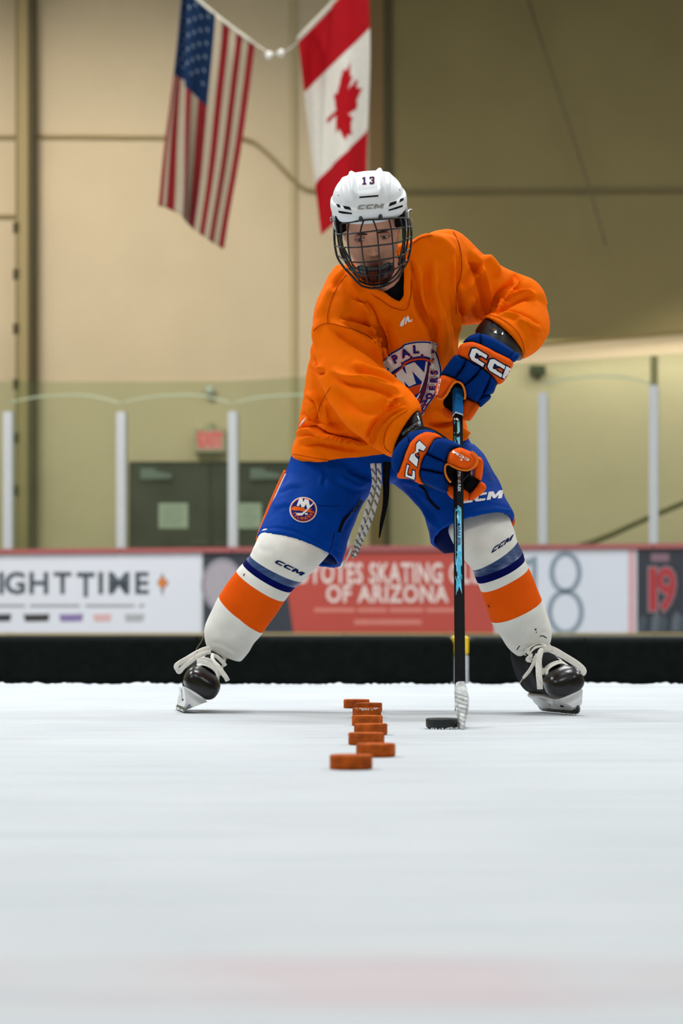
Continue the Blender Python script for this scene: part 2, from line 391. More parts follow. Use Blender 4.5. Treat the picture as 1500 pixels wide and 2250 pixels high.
# added panel proud of the right wall, its dark colour stands for shade there
SHADE = mat('shade_paint', (138, 124, 84), 0.9, var=0.05, vs=0.8)
tag(prism('wall_shade_panel', [(862, -420), (1900, -420), (1900, 691), (1500, 727), (1200, 752), (862, 778)], plY(YF - 0.45), 0.0, -0.42, SHADE), kind='structure')
tag(prism('trim_5', [(862, 416), (1900, 410), (1900, 421), (862, 427)], plY(YF - 0.47), 0.0, 0.02, mat('shade_panel_seam', (112, 100, 70), 0.9)), kind='structure')
# steel columns
def column(name, x0, x1, y0, y1, Y, d, m, label, ribs, cat='column', brackets=()):
    e = empty(name, tuple(P((x0 + x1) / 2, y1, Y)))
    prism('column_body', rect(x0, y0, x1, y1), plY(Y), 0.0, d, m, e)
    for a, b, mm, t in ribs: prism('column_flange', rect(a, y0, b, y1), plY(Y), t, d, mm, e)
    for by in brackets: prism('bracket', rect(x0 - 9, by - 11, x0 + 4, by + 11), plY(Y), 0.02, d, mat('dark_bracket', (92, 82, 58), 0.7), e)
    tag(e, label, cat); return e
DKC = mat('column_dark', (78, 70, 50), 0.7); TAN = mat('column_tan', (160, 143, 102), 0.7); BRN = mat('column_brown', (128, 102, 68), 0.7)
column('steel_column', 38, 74, -260, 1240, 30.1, -0.35, TAN, 'tall tan steel column with dark flange at the left edge of the wall', [(62, 74, DKC, 0.03), (34, 39, mat('column_mid', (126, 113, 80), 0.7), 0.02)], brackets=(500, 602, 722, 844, 962, 1078))
column('steel_column', 812, 842, -260, 1240, 30.05, -0.35, BRN, 'brown steel column behind the helmet, beside the maple leaf flag', [(842, 858, DKC, 0.0)])
for x0, x1, nm in ((-700, -640, 0), ):
    pass
# diagonal rods faintly seen on the shade panel
tag(ribbon('brace_rod', [P(1160, 0, 29.9), P(1290, 400, 29.9), P(1330, 540, 29.9)], 0.03, 0.03, mat('rod', (118, 108, 80), 0.7), sub=2), 'faint thin brace rod running down the dark upper right wall', 'rod')
# ------------------------------------------------------------------ door, exit sign, notices
DK = mat('door_paint', (30, 40, 36), 0.55, var=0.08, vs=3)
e = empty('door_1', tuple(P(462, 1360, YF - 0.1))); tag(e, kind='structure')
pd = plY(YF - 0.10)
prism('door_frame', rect(283, 1014, 645, 1365), pd, -0.09, -0.02, mat('door_frame_paint', (44, 50, 44), 0.6), e)
prism('door_leaf', rect(291, 1023, 461, 1365), pd, -0.03, 0.03, DK, e)
prism('door_leaf', rect(465, 1023, 637, 1365), pd, -0.03, 0.03, DK, e)
for x in (343, 583):
    prism('door_closer', [(x - 33, 1030), (x - 4, 1030), (x, 1036), (x + 34, 1042), (x + 34, 1052), (x - 33, 1054)], pd, 0.03, 0.10, mat('closer', (112, 126, 122), 0.45, 0.3), e)
for x in (438, 492): prism('push_bar', rect(x - 18, 1188, x + 18, 1198), pd, 0.03, 0.09, mat('push_bar', (70, 78, 74), 0.4, 0.5), e)
PAPER = mat('paper', (186, 198, 184), 0.8); LINE = mat('notice_ink', (140, 152, 142), 0.8)
for x0, x1, lb in ((349, 413, 'pale notice taped to the left leaf of the dark double door'), (524, 574, 'pale notice taped to the right leaf of the dark double door')):
    q = empty('paper_notice', tuple(P((x0 + x1) / 2, 1161, YF - 0.13))); tag(q, lb, 'notice')
    prism('sheet', rect(x0, 1106, x1, 1161), pd, 0.031, 0.035, PAPER, q)
    for k in range(4): prism('text_line', rect(x0 + 9, 1115 + k * 11, x1 - 9 - 6 * (k % 2), 1118 + k * 11), pd, 0.036, 0.037, LINE, q)
q = empty('exit_sign', tuple(P(461, 995, YF - 0.15))); tag(q, 'illuminated pink EXIT sign in a grey housing above the double door', 'sign')
pe = plY(YF - 0.15)
prism('housing', rect(428, 943, 496, 994), pe, -0.13, 0.10, mat('sign_housing', (176, 168, 140), 0.5), q)
prism('lit_face', rect(436, 949, 489, 988), pe, 0.10, 0.108, mat('sign_face', (226, 150, 146), 0.5, emit=0.25), q)
v, f = text_mesh2d('EXIT', 0.03); 
def flat_text(name, txt, cx, cy, s, sy, plane, off, m, parent, bold=0.03, space=1.0, rot=0, shape=None):
    v, f = shape if shape else text_mesh2d(txt, bold, space=space); n = np.array(plane[1]) / np.linalg.norm(plane[1])
    xf = upright(cx, cy, s, rot, sy); V = [PP(*xf(x, y), plane) + n * off for x, y in v]
    return mesh_obj(name, V, f, m, parent)
flat_text('lettering', 'EXIT', 462, 968, 27, 40, pe, 0.111, mat('sign_red', (232, 84, 92), 0.5, emit=0.5), q, 0.04)
prism('sign_bracket', rect(455, 930, 470, 943), pe, -0.13, 0.08, mat('sign_housing', (176, 168, 140)), q)
q = empty('wall_lamp', tuple(P(460, 866, YF - 0.1))); tag(q, 'small round white lamp on the wall above the exit sign', 'lamp')
V, Fc, _ = loft_data([(454, 868, 468, 868, YF - .08, .03, 0), (450, 862, 471, 862, YF - .08, .06, 0), (450, 852, 471, 852, YF - .08, .06, 0), (455, 847, 466, 847, YF - .08, .03, 0)], n=16, sub=2)
o = mesh_obj('lamp_globe', V, Fc, mat('lamp_globe', (214, 216, 206), 0.4), q); fix_normals(o)
prism('lamp_base', rect(455, 868, 466, 874), plY(YF - 0.02), 0.0, 0.08, DKC, q)
q = empty('wall_speaker', tuple(P(1180, 826, YF - 0.1))); tag(q, 'small dark speaker box on the tan wall beyond the glass at right', 'speaker')
prism('speaker_box', rect(1163, 806, 1196, 825), plY(YF - .02), 0.0, 0.18, mat('speaker_dark', (62, 66, 50), 0.7), q); prism('speaker_bracket', rect(1176, 825, 1184, 834), plY(YF - .02), 0, .08, DKC, q)
tag(ribbon('handrail', [P(1180, 1220, 29.5), P(1300, 1192, 29.5), P(1420, 1140, 29.5), P(1560, 1080, 29.5)], 0.07, 0.07, mat('handrail', (96, 92, 58), 0.6), sub=3), 'dark sloping handrail behind the glass at the right edge', 'handrail')
# ------------------------------------------------------------------ dasher boards
A_ = np.array([-4.038, 28.6, 0.0]); B_ = np.array([3.756, 26.6, 0.0]); du = (B_ - A_) / np.linalg.norm(B_ - A_); nb = np.array([du[1], -du[0], 0.0])
bp_ = (A_, nb)
def bpl(off): return (A_ + nb * off, nb)
brd = empty('dasher_boards', tuple(PP(750, 1405, bp_))); tag(brd, 'long rink boards with red top rail, white posts and tall glass', 'boards')
XS = [-480, -232, 18, 267, 512, 757, 978, 1193, 1436, 1690, 1950]
top = lambda x: 1214 - 13 * x / 1500.0
WB = mat('board_white', (214, 216, 220), 0.4)
for i in range(len(XS) - 1):
    a, b = XS[i] + 1, XS[i + 1] - 1
    prism('board_panel', [(a, top(a)), (b, top(b)), (b, 1407), (a, 1406)], bp_, -0.08, 0.0, WB, brd)
    prism('kickplate', [(a, 1391), (b, 1391.5), (b, 1394), (a, 1393.5)], bp_, 0.0, 0.012, mat('kick_line', (206, 180, 96), 0.4), brd)
    prism('kickplate', [(a, 1394), (b, 1394.5), (b, 1407), (a, 1406)], bp_, 0.0, 0.010, mat('kickplate', (92, 94, 92), 0.5), brd)
    prism('dasher_rail', [(a, top(a) - 7), (b, top(b) - 7), (b, top(b) + 4), (a, top(a) + 4)], bp_, -0.09, 0.05, mat('dasher_cap', (168, 92, 92), 0.4), brd)
def glass_mat():
    m = bpy.data.materials.new('rink_glass'); m.use_nodes = True; nt = m.node_tree; nt.nodes.clear(); N = nt.nodes.new; Lk = nt.links.new
    out = N('ShaderNodeOutputMaterial'); t = N('ShaderNodeBsdfTransparent'); t.inputs[0].default_value = (0.845, 0.895, 0.835, 1)
    g = N('ShaderNodeBsdfGlossy'); g.inputs['Roughness'].default_value = 0.12; g.inputs[0].default_value = (0.9, 1, 0.95, 1)
    tc = N('ShaderNodeTexCoord'); nz = N('ShaderNodeTexNoise'); nz.inputs['Scale'].default_value = 2.2; Lk(tc.outputs['Object'], nz.inputs[0])
    r = N('ShaderNodeMapRange'); r.inputs[3].default_value = 0.03; r.inputs[4].default_value = 0.10; Lk(nz.outputs['Fac'], r.inputs[0])
    mx = N('ShaderNodeMixShader'); Lk(r.outputs[0], mx.inputs[0]); Lk(t.outputs[0], mx.inputs[1]); Lk(g.outputs[0], mx.inputs[2]); Lk(mx.outputs[0], out.inputs[0]); return m
GL = glass_mat(); gtop = lambda x: 838 - 62 * max(0, (x - 500)) / 1000.0
ptop = lambda x: 905 if x < 600 else 905 - 42 * (x - 600) / 600.0
for i in range(len(XS) - 1):
    a, b = XS[i] + 0.6, XS[i + 1] - 0.6
    prism('pane', [(a, gtop(a)), (b, gtop(b)), (b, top(b) - 8), (a, top(a) - 8)], bpl(-0.03), -0.006, 0.006, GL, brd)
    if i in (2, 3, 4, 7):      # pale wavy band, the glass's top-edge reflection put into colour
        y0 = ptop(a) - 22; V, Fc = ribbon_data([PP(x, y, bpl(-0.02)) for x, y in ((a, y0 + 2), (a * .7 + b * .3, y0 - 12), (a * .3 + b * .7, y0 - 14), (b, y0 + 4))], 0.022, 0.008, sub=4)
        mesh_obj('pane_glint', V, Fc, mat('pane_glint', (176, 188, 158), 0.3), brd)
PW = mat('post_white', (188, 192, 194), 0.45)
for x in XS[1:-1]:
    wd = 9.5
    prism('post', [(x - wd, ptop(x)), (x + wd, ptop(x)), (x + wd, top(x) - 4), (x - wd, top(x) - 4)], bp_, -0.05, 0.03, PW, brd)
prism('post_extension', [(1428, 782), (1444, 782), (1444, ptop(1436)), (1428, ptop(1436))], bp_, -0.05, 0.0, mat('post_dark', (128, 124, 88), 0.6), brd)
# advertising banners on the boards
def banner(name, x0, x1, m, label, out=None):
    q = empty(name, tuple(PP((x0 + x1) / 2, 1390, bpl(0.01)))); tag(q, label, 'banner')
    prism('banner_sheet', out or [(x0, top(x0) + 5), (x1, top(x1) + 5), (x1, 1390.5), (x0, 1390)], bp_, 0.002, 0.008, m, q); return q
bt = bpl(0.0)
q = banner('advert_banner', -330, 441, mat('banner_white', (220, 224, 234), 0.5, var=0.02), 'white advert banner reading NIGHTTIME in large grey letters')
INK = mat('banner_ink', (84, 92, 100), 0.6); INK2 = mat('banner_grey', (158, 160, 164), 0.6)
gt = lambda *a, **k: flat_text(*a, **k)
sp_ = [('N', -88), ('I', -45), ('G', 6 + 26), ('H', 86), ('T', 139), ('T', 190), ('I', 231), ('M', 267), ('E', 311)]
for ch, cx in [('N', -70), ('I', 4), ('G', 34), ('H', 86), ('T', 138), ('T', 189), ('I', 222), ('M', 262), ('E', 311)]:
    flat_text('letter', ch, cx, 1284 if not (ch == 'T' and cx > 150) else 1288, 66 if ch != 'T' else 62, 66 if not (ch == 'T' and cx > 150) else 74, bt, 0.010, INK, q, 0.03)
for a, b in ((-40, 60), (66, 180), (188, 300), (306, 322)): prism('small_print', rect(a, 1328, b - 4, 1334), bt, 0.0081, 0.011, INK2, q)
for a, b, c, nm in ((-40, 26, (70, 74, 80), ''), (52, 110, (74, 72, 72), ''), (130, 184, (138, 122, 168), ''), (204, 246, (214, 178, 178), ''), (274, 318, (174, 176, 178), '')):
    prism('sponsor_logo', [(a, 1350), (b, 1349), (b - 3, 1365), (a + 4, 1366)], bt, 0.008, 0.012, mat('logo_%d' % a, c, 0.6), q)
prism('star_mark', [(352, 1270), (357, 1258), (362, 1270), (372, 1281), (362, 1291), (357, 1312), (353, 1291), (345, 1281)], bt, 0.008, 0.012, mat('grey_mark', (150, 140, 134), 0.6), q)
prism('star_mark', [(350, 1275), (357, 1268), (365, 1275), (367, 1284), (357, 1292), (348, 1284)], bt, 0.012, 0.015, mat('orange_mark', (216, 128, 66), 0.6), q)
NAVY = mat('banner_navy', (50, 56, 68), 0.5)
q = banner('advert_banner', 446, 640, NAVY, 'dark navy advert banner with a round pale badge, behind the left knee', [(446, 1215), (620, 1214), (645, 1390), (446, 1390)])
def disc(cx, cy, rx, ry, k=40): return [(cx + rx * math.cos(2 * math.pi * i / k), cy + ry * math.sin(2 * math.pi * i / k)) for i in range(k)]
prism('round_badge', disc(489, 1286, 46, 60), bt, 0.008, 0.012, mat('badge_pale', (150, 146, 156), 0.6), q)
prism('badge_ring', disc(489, 1286, 38, 50), bt, 0.012, 0.014, mat('badge_mid', (172, 166, 174), 0.6), q)
q = banner('advert_banner', 620, 1086, mat('banner_red', (188, 74, 62), 0.5, var=0.03), 'red advert banner for a skating club, white capital letters', [(620, 1214), (1086, 1210), (1086, 1391), (645, 1390)])
W2 = mat('banner_letter_white', (232, 214, 208), 0.6)
flat_text('lettering', 'COYOTES SKATING CLUB', 852, 1262, 37, 62, bt, 0.011, W2, q, 0.028, 1.08)
flat_text('lettering', 'OF ARIZONA', 850, 1307, 42, 52, bt, 0.011, W2, q, 0.028, 1.08)
RP = mat('banner_letter_pink', (216, 136, 124), 0.6)
for a, b in ((690, 780), (786, 850), (856, 930), (936, 1018)): prism('small_print', rect(a, 1336, b, 1345), bt, 0.008, 0.011, RP, q)
for a, b in ((778, 926),): prism('small_print', rect(a, 1362, b, 1372), bt, 0.008, 0.011, RP, q)
q = banner('advert_banner', 1089, 1397, mat('banner_white', (206, 209, 216)), 'white advert banner with a large thin grey number 18')
G8 = mat('number_grey', (146, 160, 172), 0.6)
def annulus(name, cx, cy, rx, ry, t, m, parent):
    k = 40; V = []; Fc = []
    for rr in (0, 1):
        for i in range(k):
            a = 2 * math.pi * i / k; V.append(PP(cx + (rx - t * rr) * math.cos(a), cy + (ry - t * rr) * math.sin(a), bpl(0.011)))
    for i in range(k): Fc.append((i, (i + 1) % k, k + (i + 1) % k, k + i))
    return mesh_obj(name, V, Fc, m, parent)
annulus('digit', 1242, 1258, 36, 47, 12, G8, q); annulus('digit', 1242, 1345, 41, 51, 12, G8, q)
prism('digit', [(1150, 1232), (1176, 1222), (1180, 1222), (1180, 1392), (1168, 1392), (1168, 1240), (1150, 1248)], bt, 0.008, 0.012, G8, q)
prism('pink_stripe', [(1380, 1208), (1396, 1208), (1396, 1390), (1380, 1390)], bt, 0.008, 0.012, mat('pink_stripe', (214, 178, 180), 0.6), q)
q = banner('advert_banner', 1400, 1760, mat('banner_dark', (42, 48, 58), 0.5), 'dark advert banner with a red outlined number 19 at the right edge')
flat_text('digit', '1', 1434, 1300, 118, 130, bt, 0.011, mat('number_pale', (150, 128, 134), .6), q, 0.05); flat_text('digit', '1', 1434, 1300, 118, 130, bt, 0.013, mat('number_red', (176, 70, 74), 0.6), q, 0.02)
flat_text('digit', '9', 1464, 1300, 88, 130, bt, 0.011, mat('number_pale', (150, 128, 134)), q, 0.05); flat_text('digit', '9', 1464, 1300, 88, 130, bt, 0.013, mat('number_red', (176, 70, 74)), q, 0.02)
prism('name_strip', rect(1430, 1216, 1470, 1234), bt, 0.008, 0.012, mat('name_pink', (140, 112, 122), .6), q)
for k in range(9):
    x = 1412 + k * 15; y = 1358 + 9 * math.sin(k * 2.1); prism('crowd_shape', [(x - 12, 1388), (x - 10, y + 8), (x, y - 8), (x + 8, y + 4), (x + 12, 1388)], bt, 0.008, 0.010 + 0.0004 * k, mat('crowd_grey%d' % (k % 3), ((84, 92, 100), (66, 74, 84), (104, 110, 116))[k % 3], .7), q)
# protective netting above the glass
NT = mat('net_cord', (120, 112, 88), 0.8)
ds = []
npl = bpl(-0.2); nn = 0.0011
c0 = PP(-60, 838, npl); c1 = PP(1560, 838, npl); L = np.linalg.norm(c1 - c0); uu = (c1 - c0) / L
nv = []; nf = []
def strip(a, b, s):
    k = len(nv); nv.extend([a - s, a + s, b + s, b - s]); nf.append((k, k + 1, k + 2, k + 3))
H = 7.4
for i in range(int(L / 0.055)):
    a = c0 + uu * (i * 0.055); a = np.array([a[0], a[1], c0[2]]); strip(a, a + np.array([0, 0, H]), uu * nn)
for i in range(int(H / 0.055)):
    a = np.array([c0[0], c0[1], c0[2] + i * 0.055]); strip(a, a + np.array([uu[0] * L, uu[1] * L, 0]), np.array([0, 0, nn]))
o = mesh_obj('safety_net', nv, nf, NT); tag(o, 'fine dark safety netting hung above the rink glass', 'net', kind='stuff')
# ------------------------------------------------------------------ flags
def in_poly(u, v, poly):
    c = False; n = len(poly); j = n - 1
    for i in range(n):
        (xi, yi), (xj, yj) = poly[i], poly[j]
        if (yi > v) != (yj > v) and u < (xj - xi) * (v - yi) / (yj - yi) + xi: c = not c
        j = i
    return c
def flag(name, label, nu, nv_, pos, colour, mats, group='flags hung from the roof'):
    e = empty(name, tuple(pos(0.5, 0))); tag(e, label, 'flag', group)
    V = []; Fc = []; mi = []
    for j in range(nv_ + 1):
        for i in range(nu + 1): V.append(pos(i / nu, j / nv_))
    for j in range(nv_):
        for i in range(nu):
            a = j * (nu + 1) + i; Fc.append((a, a + 1, a + nu + 2, a + nu + 1)); mi.append(colour((i + .5) / nu, (j + .5) / nv_))
    o = mesh_obj('flag_cloth', V, Fc, mats, e, mi)
    s = o.modifiers.new('s', 'SOLIDIFY'); s.thickness = 0.006
    return e
RW = [mat('flag_red', (128, 32, 34), 0.8, sheen=0.1), mat('flag_white', (172, 158, 134), 0.8), mat('flag_blue', (28, 46, 76), 0.8)]
def us_pos(u, v):
    # u across the stripes (the hoist hangs from a sloping rod), v down the stripes; the left stripes fold back on themselves
    xk = [0.0, 0.155, 0.30, 0.42, 0.54, 0.77, 1.0]
    tx = np.interp(u, xk, [400, 403, 411, 440, 474, 520, 560]); ty = np.interp(u, xk, [-28, -26, -20, 2, 34, 68, 97])
    bx = np.interp(u, xk, [346, 362, 398, 406, 428, 462, 493]); by = np.interp(u, xk, [452, 456, 474, 486, 505, 528, 548])
    f = v ** 1.12; x = tx + (bx - tx) * f; y = ty + (by - ty) * v
    Y = 22.0 + np.interp(u, xk, [-0.14, 0.02, 0.0, 0.22, 0.05, 0.12, 0.0]) * (0.4 + 0.6 * v) + 0.04 * math.sin(9 * u + 3 * v)
    return P(x + 2.2 * math.sin(7 * v + 5 * u) * v, y, Y)
def us_col(u, v):
    k = min(int(u * 13), 12)
    if u < 7 / 13 and v < 0.40 + 0.02 * (u > .3): return 2
    return 0 if k % 2 == 0 else 1
fe = flag('hanging_flag', 'striped flag with blue starred canton hanging vertically on the left', 130, 80, us_pos, us_col, RW)
sv = []; sf = []
for r in range(9):
    for c in range(6 if r % 2 == 0 else 5):
        uc = (0.05 + r * 0.0545); vc = 0.035 + (c + (0.5 if r % 2 else 0)) * 0.062; b = len(sv)
        for k in range(10):
            a = 2 * math.pi * k / 10 + .3; rr = 0.019 if k % 2 == 0 else 0.008
            p = us_pos(uc + rr * math.cos(a), vc + rr * 0.62 * math.sin(a)); sv.append(p + np.array([0, -0.012, 0]))
        sf.append(list(range(b, b + 10)))
o = mesh_obj('star_print', sv, sf, mat('flag_star', (120, 134, 148), .8), fe); tag(o, kind='stuff')
leaf_h = [(0, 1.0), (0.13, 0.72), (0.22, 0.78), (0.30, 0.74), (0.25, 0.38), (0.42, 0.55), (0.47, 0.46), (0.72, 0.50), (0.64, 0.30), (0.74, 0.22), (0.36, -0.10), (0.42, -0.24), (0.05, -0.18), (0.05, -0.62)]
leaf = leaf_h + [(-x, y) for x, y in reversed(leaf_h)]
def ca_pos(u, v):
    tx, ty = 655 + 150 * u, 90 - 158 * u + 12 * u * (1 - u); bx, by = 705 + 105 * u, 517 - 92 * u
    x = tx + (bx - tx) * v; y = ty + (by - ty) * v
    x += 5 * math.sin(5 * v) * u; Y = 21.4 + 0.16 * math.sin(u * 6.5 + 1.5 * v) + 0.10 * math.cos(3 * u)
    return P(x, y, Y)
def ca_col(u, v):
    if v < 0.26 or v > 0.735 - 0.02 * u: return 0
    # the leaf's top points towards the right-hand edge; a fold narrows it
    if in_poly(-(v - 0.50) / 0.235, (u - 0.52) / 0.36, leaf): return 0
    return 1
CR = [mat('flag_red2', (166, 22, 30), 0.8), mat('flag_white2', (212, 206, 194), 0.8)]
fe2 = flag('hanging_flag', 'red and white maple leaf flag hanging vertically behind the helmet', 110, 160, ca_pos, ca_col, CR)
tag(ribbon('flag_rod', [us_pos(u, 0) for u in (0, .3, .6, 1)], 0.03, 0.03, mat('rod_pale', (196, 190, 172), .5), fe, sub=3))
tag(ribbon('flag_rod', [ca_pos(u, -0.01) for u in (0, .5, 1)], 0.05, 0.04, mat('rod_pale', (196, 190, 172)), fe2, sub=3))
q = empty('flag_cord', tuple(P(603, 125, 21.7))); tag(q, 'slack white cord with two knots strung between the two flags', 'cord')
ribbon('cord', [P(560, 97, 22.0), P(578, 108, 21.9), P(592, 120, 21.8), P(606, 116, 21.7), P(620, 116, 21.6), P(640, 104, 21.5), P(655, 90, 21.4)], 0.012, 0.012, mat('cord', (206, 200, 184), .7), q, sub=3)
for x, y in ((590, 122), (616, 118)):
    V, Fc, _ = loft_data([(x - 2, y + 8, x + 2, y + 8, 21.7, .01, 0), (x - 7, y + 3, x + 7, y + 4, 21.7, .03, 0), (x - 7, y - 3, x + 8, y - 5, 21.7, .03, 0), (x - 1, y - 9, x + 3, y - 10, 21.7, .01, 0)], n=12, sub=2)
    mesh_obj('knot', V, Fc, mat('knot', (224, 222, 214), .6), q)
# ------------------------------------------------------------------ foam rink dividers
FO = mat('divider_black', (17, 22, 20), 0.65, var=0.2, vs=30, bump=0.3, bs=500)
def divider(x0, x1, label, yt):
    Y = 9.45; a = P(x0, 1505, Y); b = P(x1, 1505, Y); h = P(x0, yt, Y)[2]
    e = empty('rink_divider', (float((a[0] + b[0]) / 2), Y + .13, 0)); tag(e, label, 'divider', 'black foam rink dividers')
    box('foam_body', (a[0], Y, 0.0), (b[0], Y + 0.26, h), FO, e, bev=0.028, seg=4)
    for k in range(int((b[0] - a[0]) / 0.9)): box('seam_piping', (a[0] + 0.45 + k * 0.9, Y - 0.002, 0.02), (a[0] + 0.454 + k * 0.9, Y + 0.262, h + 0.001), mat('piping', (24, 28, 27), .6), e)
divider(-330, 996, 'long black foam divider lying on the ice left of the stick', 1399)
divider(1032, 1880, 'long black foam divider lying on the ice right of the stick', 1402)
ya = P(997.2, 1505, 9.46); yb = P(1030.8, 1505, 9.46)
q = empty('divider_connector', (float((ya[0] + yb[0]) / 2), 9.58, 0)); tag(q, 'white connector with yellow top in the gap between the black dividers', 'connector')
box('white_block', (ya[0], 9.47, 0), (yb[0], 9.70, P(0, 1438, 9.47)[2]), mat('conn_white', (206, 210, 214), .5), q, bev=.008)
box('yellow_strap', (ya[0], 9.465, P(0, 1438, 9.47)[2]), (yb[0], 9.705, P(0, 1398, 9.47)[2]), mat('conn_yellow', (242, 200, 24), .5), q, bev=.008)
# scraped snow along the dividers
sn = []; SNOW = mat('snow', (226, 232, 237), 0.8, var=0.03, vs=120, bump=0.6, bs=400)
V = []; Fc = []; nx = 700
xa = P(-300, 1505, 9.4)[0]; xb = P(1850, 1505, 9.4)[0]
hh = np.abs(np.convolve(rng.normal(size=nx + 60), np.hanning(9) / 3, 'same'))[:nx + 1] * 0.006 + 0.003 + 0.006 * np.clip(np.convolve(rng.normal(size=nx + 60), np.hanning(40) / 8, 'same')[:nx + 1], 0, 2)
prof = [(-0.10, 0), (-0.06, .45), (-0.03, 1.0), (0.0, .8), (0.004, 0)]
for i in range(nx + 1):
    for k, (dy, s) in enumerate(prof): V.append((xa + (xb - xa) * i / nx, 9.437 + dy + 0.003 * math.sin(i * .7 + k), hh[i] * s - 0.0005))
for i in range(nx):
    for k in range(4): a = i * 5 + k; Fc.append((a, a + 5, a + 6, a + 1))
tag(mesh_obj('snow_ridge', V, Fc, SNOW), 'low ridge of scraped snow along the foot of the black dividers', 'snow', kind='stuff')
# ------------------------------------------------------------------ pucks
def make_puck(name, m, mt, label, group=None, engr=True):
    e = empty(name); n = 96; R = 0.0381; h = 0.0254; b = 0.0018
    prof = [(0.0, 0.0), (R - 0.004, 0.0), (R - b, 0.0004), (R, b + .0004), (R, h - b), (R - b, h), (R - 0.006, h), (R - 0.0065, h - 0.0004), (0.0, h - 0.0004)]
    V = []; Fc = []
    for r, z in prof:
        for i in range(n):
            a = 2 * math.pi * i / n; V.append((max(r, .0005) * math.cos(a), max(r, .0005) * math.sin(a), z))
    for k in range(len(prof) - 1):
        for i in range(n): j = (i + 1) % n; Fc.append((k * n + i, k * n + j, (k + 1) * n + j, (k + 1) * n + i))
    o = mesh_obj('puck_body', V, Fc, m, e, smooth=True)
    for p in o.data.polygons: p.use_smooth = True
    # diamond knurling round the side band
    V = []; Fc = []; K = 60
    for i in range(K):
        a0 = 2 * math.pi * i / K; da = 2 * math.pi / K
        for row in range(3):
            zc = 0.0055 + row * 0.0072; s = 0.0030; b0 = len(V); ac = a0 + (da / 2 if row % 2 else 0)
            for (ka, kz, kr) in ((-.42, 0, 0), (0, -1, 0), (.42, 0, 0), (0, 1, 0), (0, 0, 1)):
                rr = R - 0.0002 + 0.0006 * kr; V.append((rr * math.cos(ac + ka * da), rr * math.sin(ac + ka * da), zc + kz * s))
            for k in range(4): Fc.append((b0 + k, b0 + (k + 1) % 4, b0 + 4))
    o = mesh_obj('knurling', V, Fc, mt, e, smooth=False); tag(o, kind='stuff')
    tag(e, label, 'puck', group); return e
def copy_tree(o):
    c = o.copy(); C.objects.link(c)
    for ch in list(o.children):
        d = ch.copy(); C.objects.link(d); d.parent = c
    return c
OR1 = mat('puck_orange', (204, 98, 34), 0.6, var=0.25, vs=45, col2=(146, 70, 30)); OR2 = mat('puck_orange_worn', (200, 92, 30), 0.6, var=0.3, vs=80)
rows = [(771, 1691, 'orange puck nearest the camera, blurred, at the front of the line'), (825, 1663.5, 'blurred orange puck second from the front, set furthest right'),
        (804.5, 1637, 'orange puck third from the front, shifted to the left'), (814, 1615, 'orange puck fourth from the front, shifted to the right'),
        (806.5, 1595, 'orange puck fifth from the front, in the middle of the line'), (805.5, 1577, 'orange puck sixth from the front with snow flecks on its rim'),
        (809.5, 1564.5, 'dark-topped orange puck seventh from the front, next to last'), (783, 1556, 'orange puck farthest from the camera, shifted left at the back of the line')]
base = None
for i, (cx, yb_, lb) in enumerate(rows):
    Y = FPX * HC / (yb_ - YHOR); Yc = Y + 0.0381; p = P(cx, 1400, Yc)
    if base is None: base = make_puck('training_puck', OR1, OR2, lb, 'orange training pucks in a line'); o = base
    else: o = copy_tree(base); o['label'] = lb
    o.location = (float(p[0]), float(Yc), 0.0); o.rotation_euler = (0, 0, i * 1.3)
    if i == 5:
        for k in range(16):
            a = -math.pi / 2 + rng.uniform(-.9, .9); r = 0.0375; z = 0.0235 + rng.uniform(-.002, .002); s = rng.uniform(.0009, .0022)
            bb = box('snow_fleck', (p[0] + r * math.cos(a) - s, Yc + r * math.sin(a) - s, z - s), (p[0] + r * math.cos(a) + s, Yc + r * math.sin(a) + s, z + s), SNOW, None, bev=s * .6); bpy.context.view_layer.update(); adopt(bb, o)
BK = mat('puck_black', (20, 24, 26), 0.5, var=0.4, vs=60, bump=.2)
bpk = make_puck('hockey_puck', BK, mat('puck_frost', (46, 54, 58), 0.6, var=0.7, vs=220), 'black hockey puck on the ice against the stick blade')
Yp = FPX * HC / (1602 - YHOR); pp = P(970, 1500, Yp + .038); bpk.location = (float(pp[0]), Yp + .0381, 0)
V = []; Fc = []      # snow crust clinging to the puck's foot
for k in range(90):
    a = rng.uniform(0, 2 * math.pi); r = 0.039 + rng.uniform(0, .004); s = rng.uniform(.0008, .0028); z = rng.uniform(0, .004); b0 = len(V); cx = pp[0] + r * math.cos(a); cy = Yp + .0381 + r * math.sin(a)
    for dx, dy, dz in ((-1, -1, -.5), (1, -1, -.5), (1, 1, -.5), (-1, 1, -.5), (0, 0, 1)): V.append((cx + dx * s, cy + dy * s, max(z + dz * s, 0)))
    for t in ((0, 1, 4), (1, 2, 4), (2, 3, 4), (3, 0, 4)): Fc.append(tuple(b0 + i for i in t))
bpy.context.view_layer.update(); o = mesh_obj('snow_crust', V, Fc, SNOW, bpk); tag(o, kind='stuff')
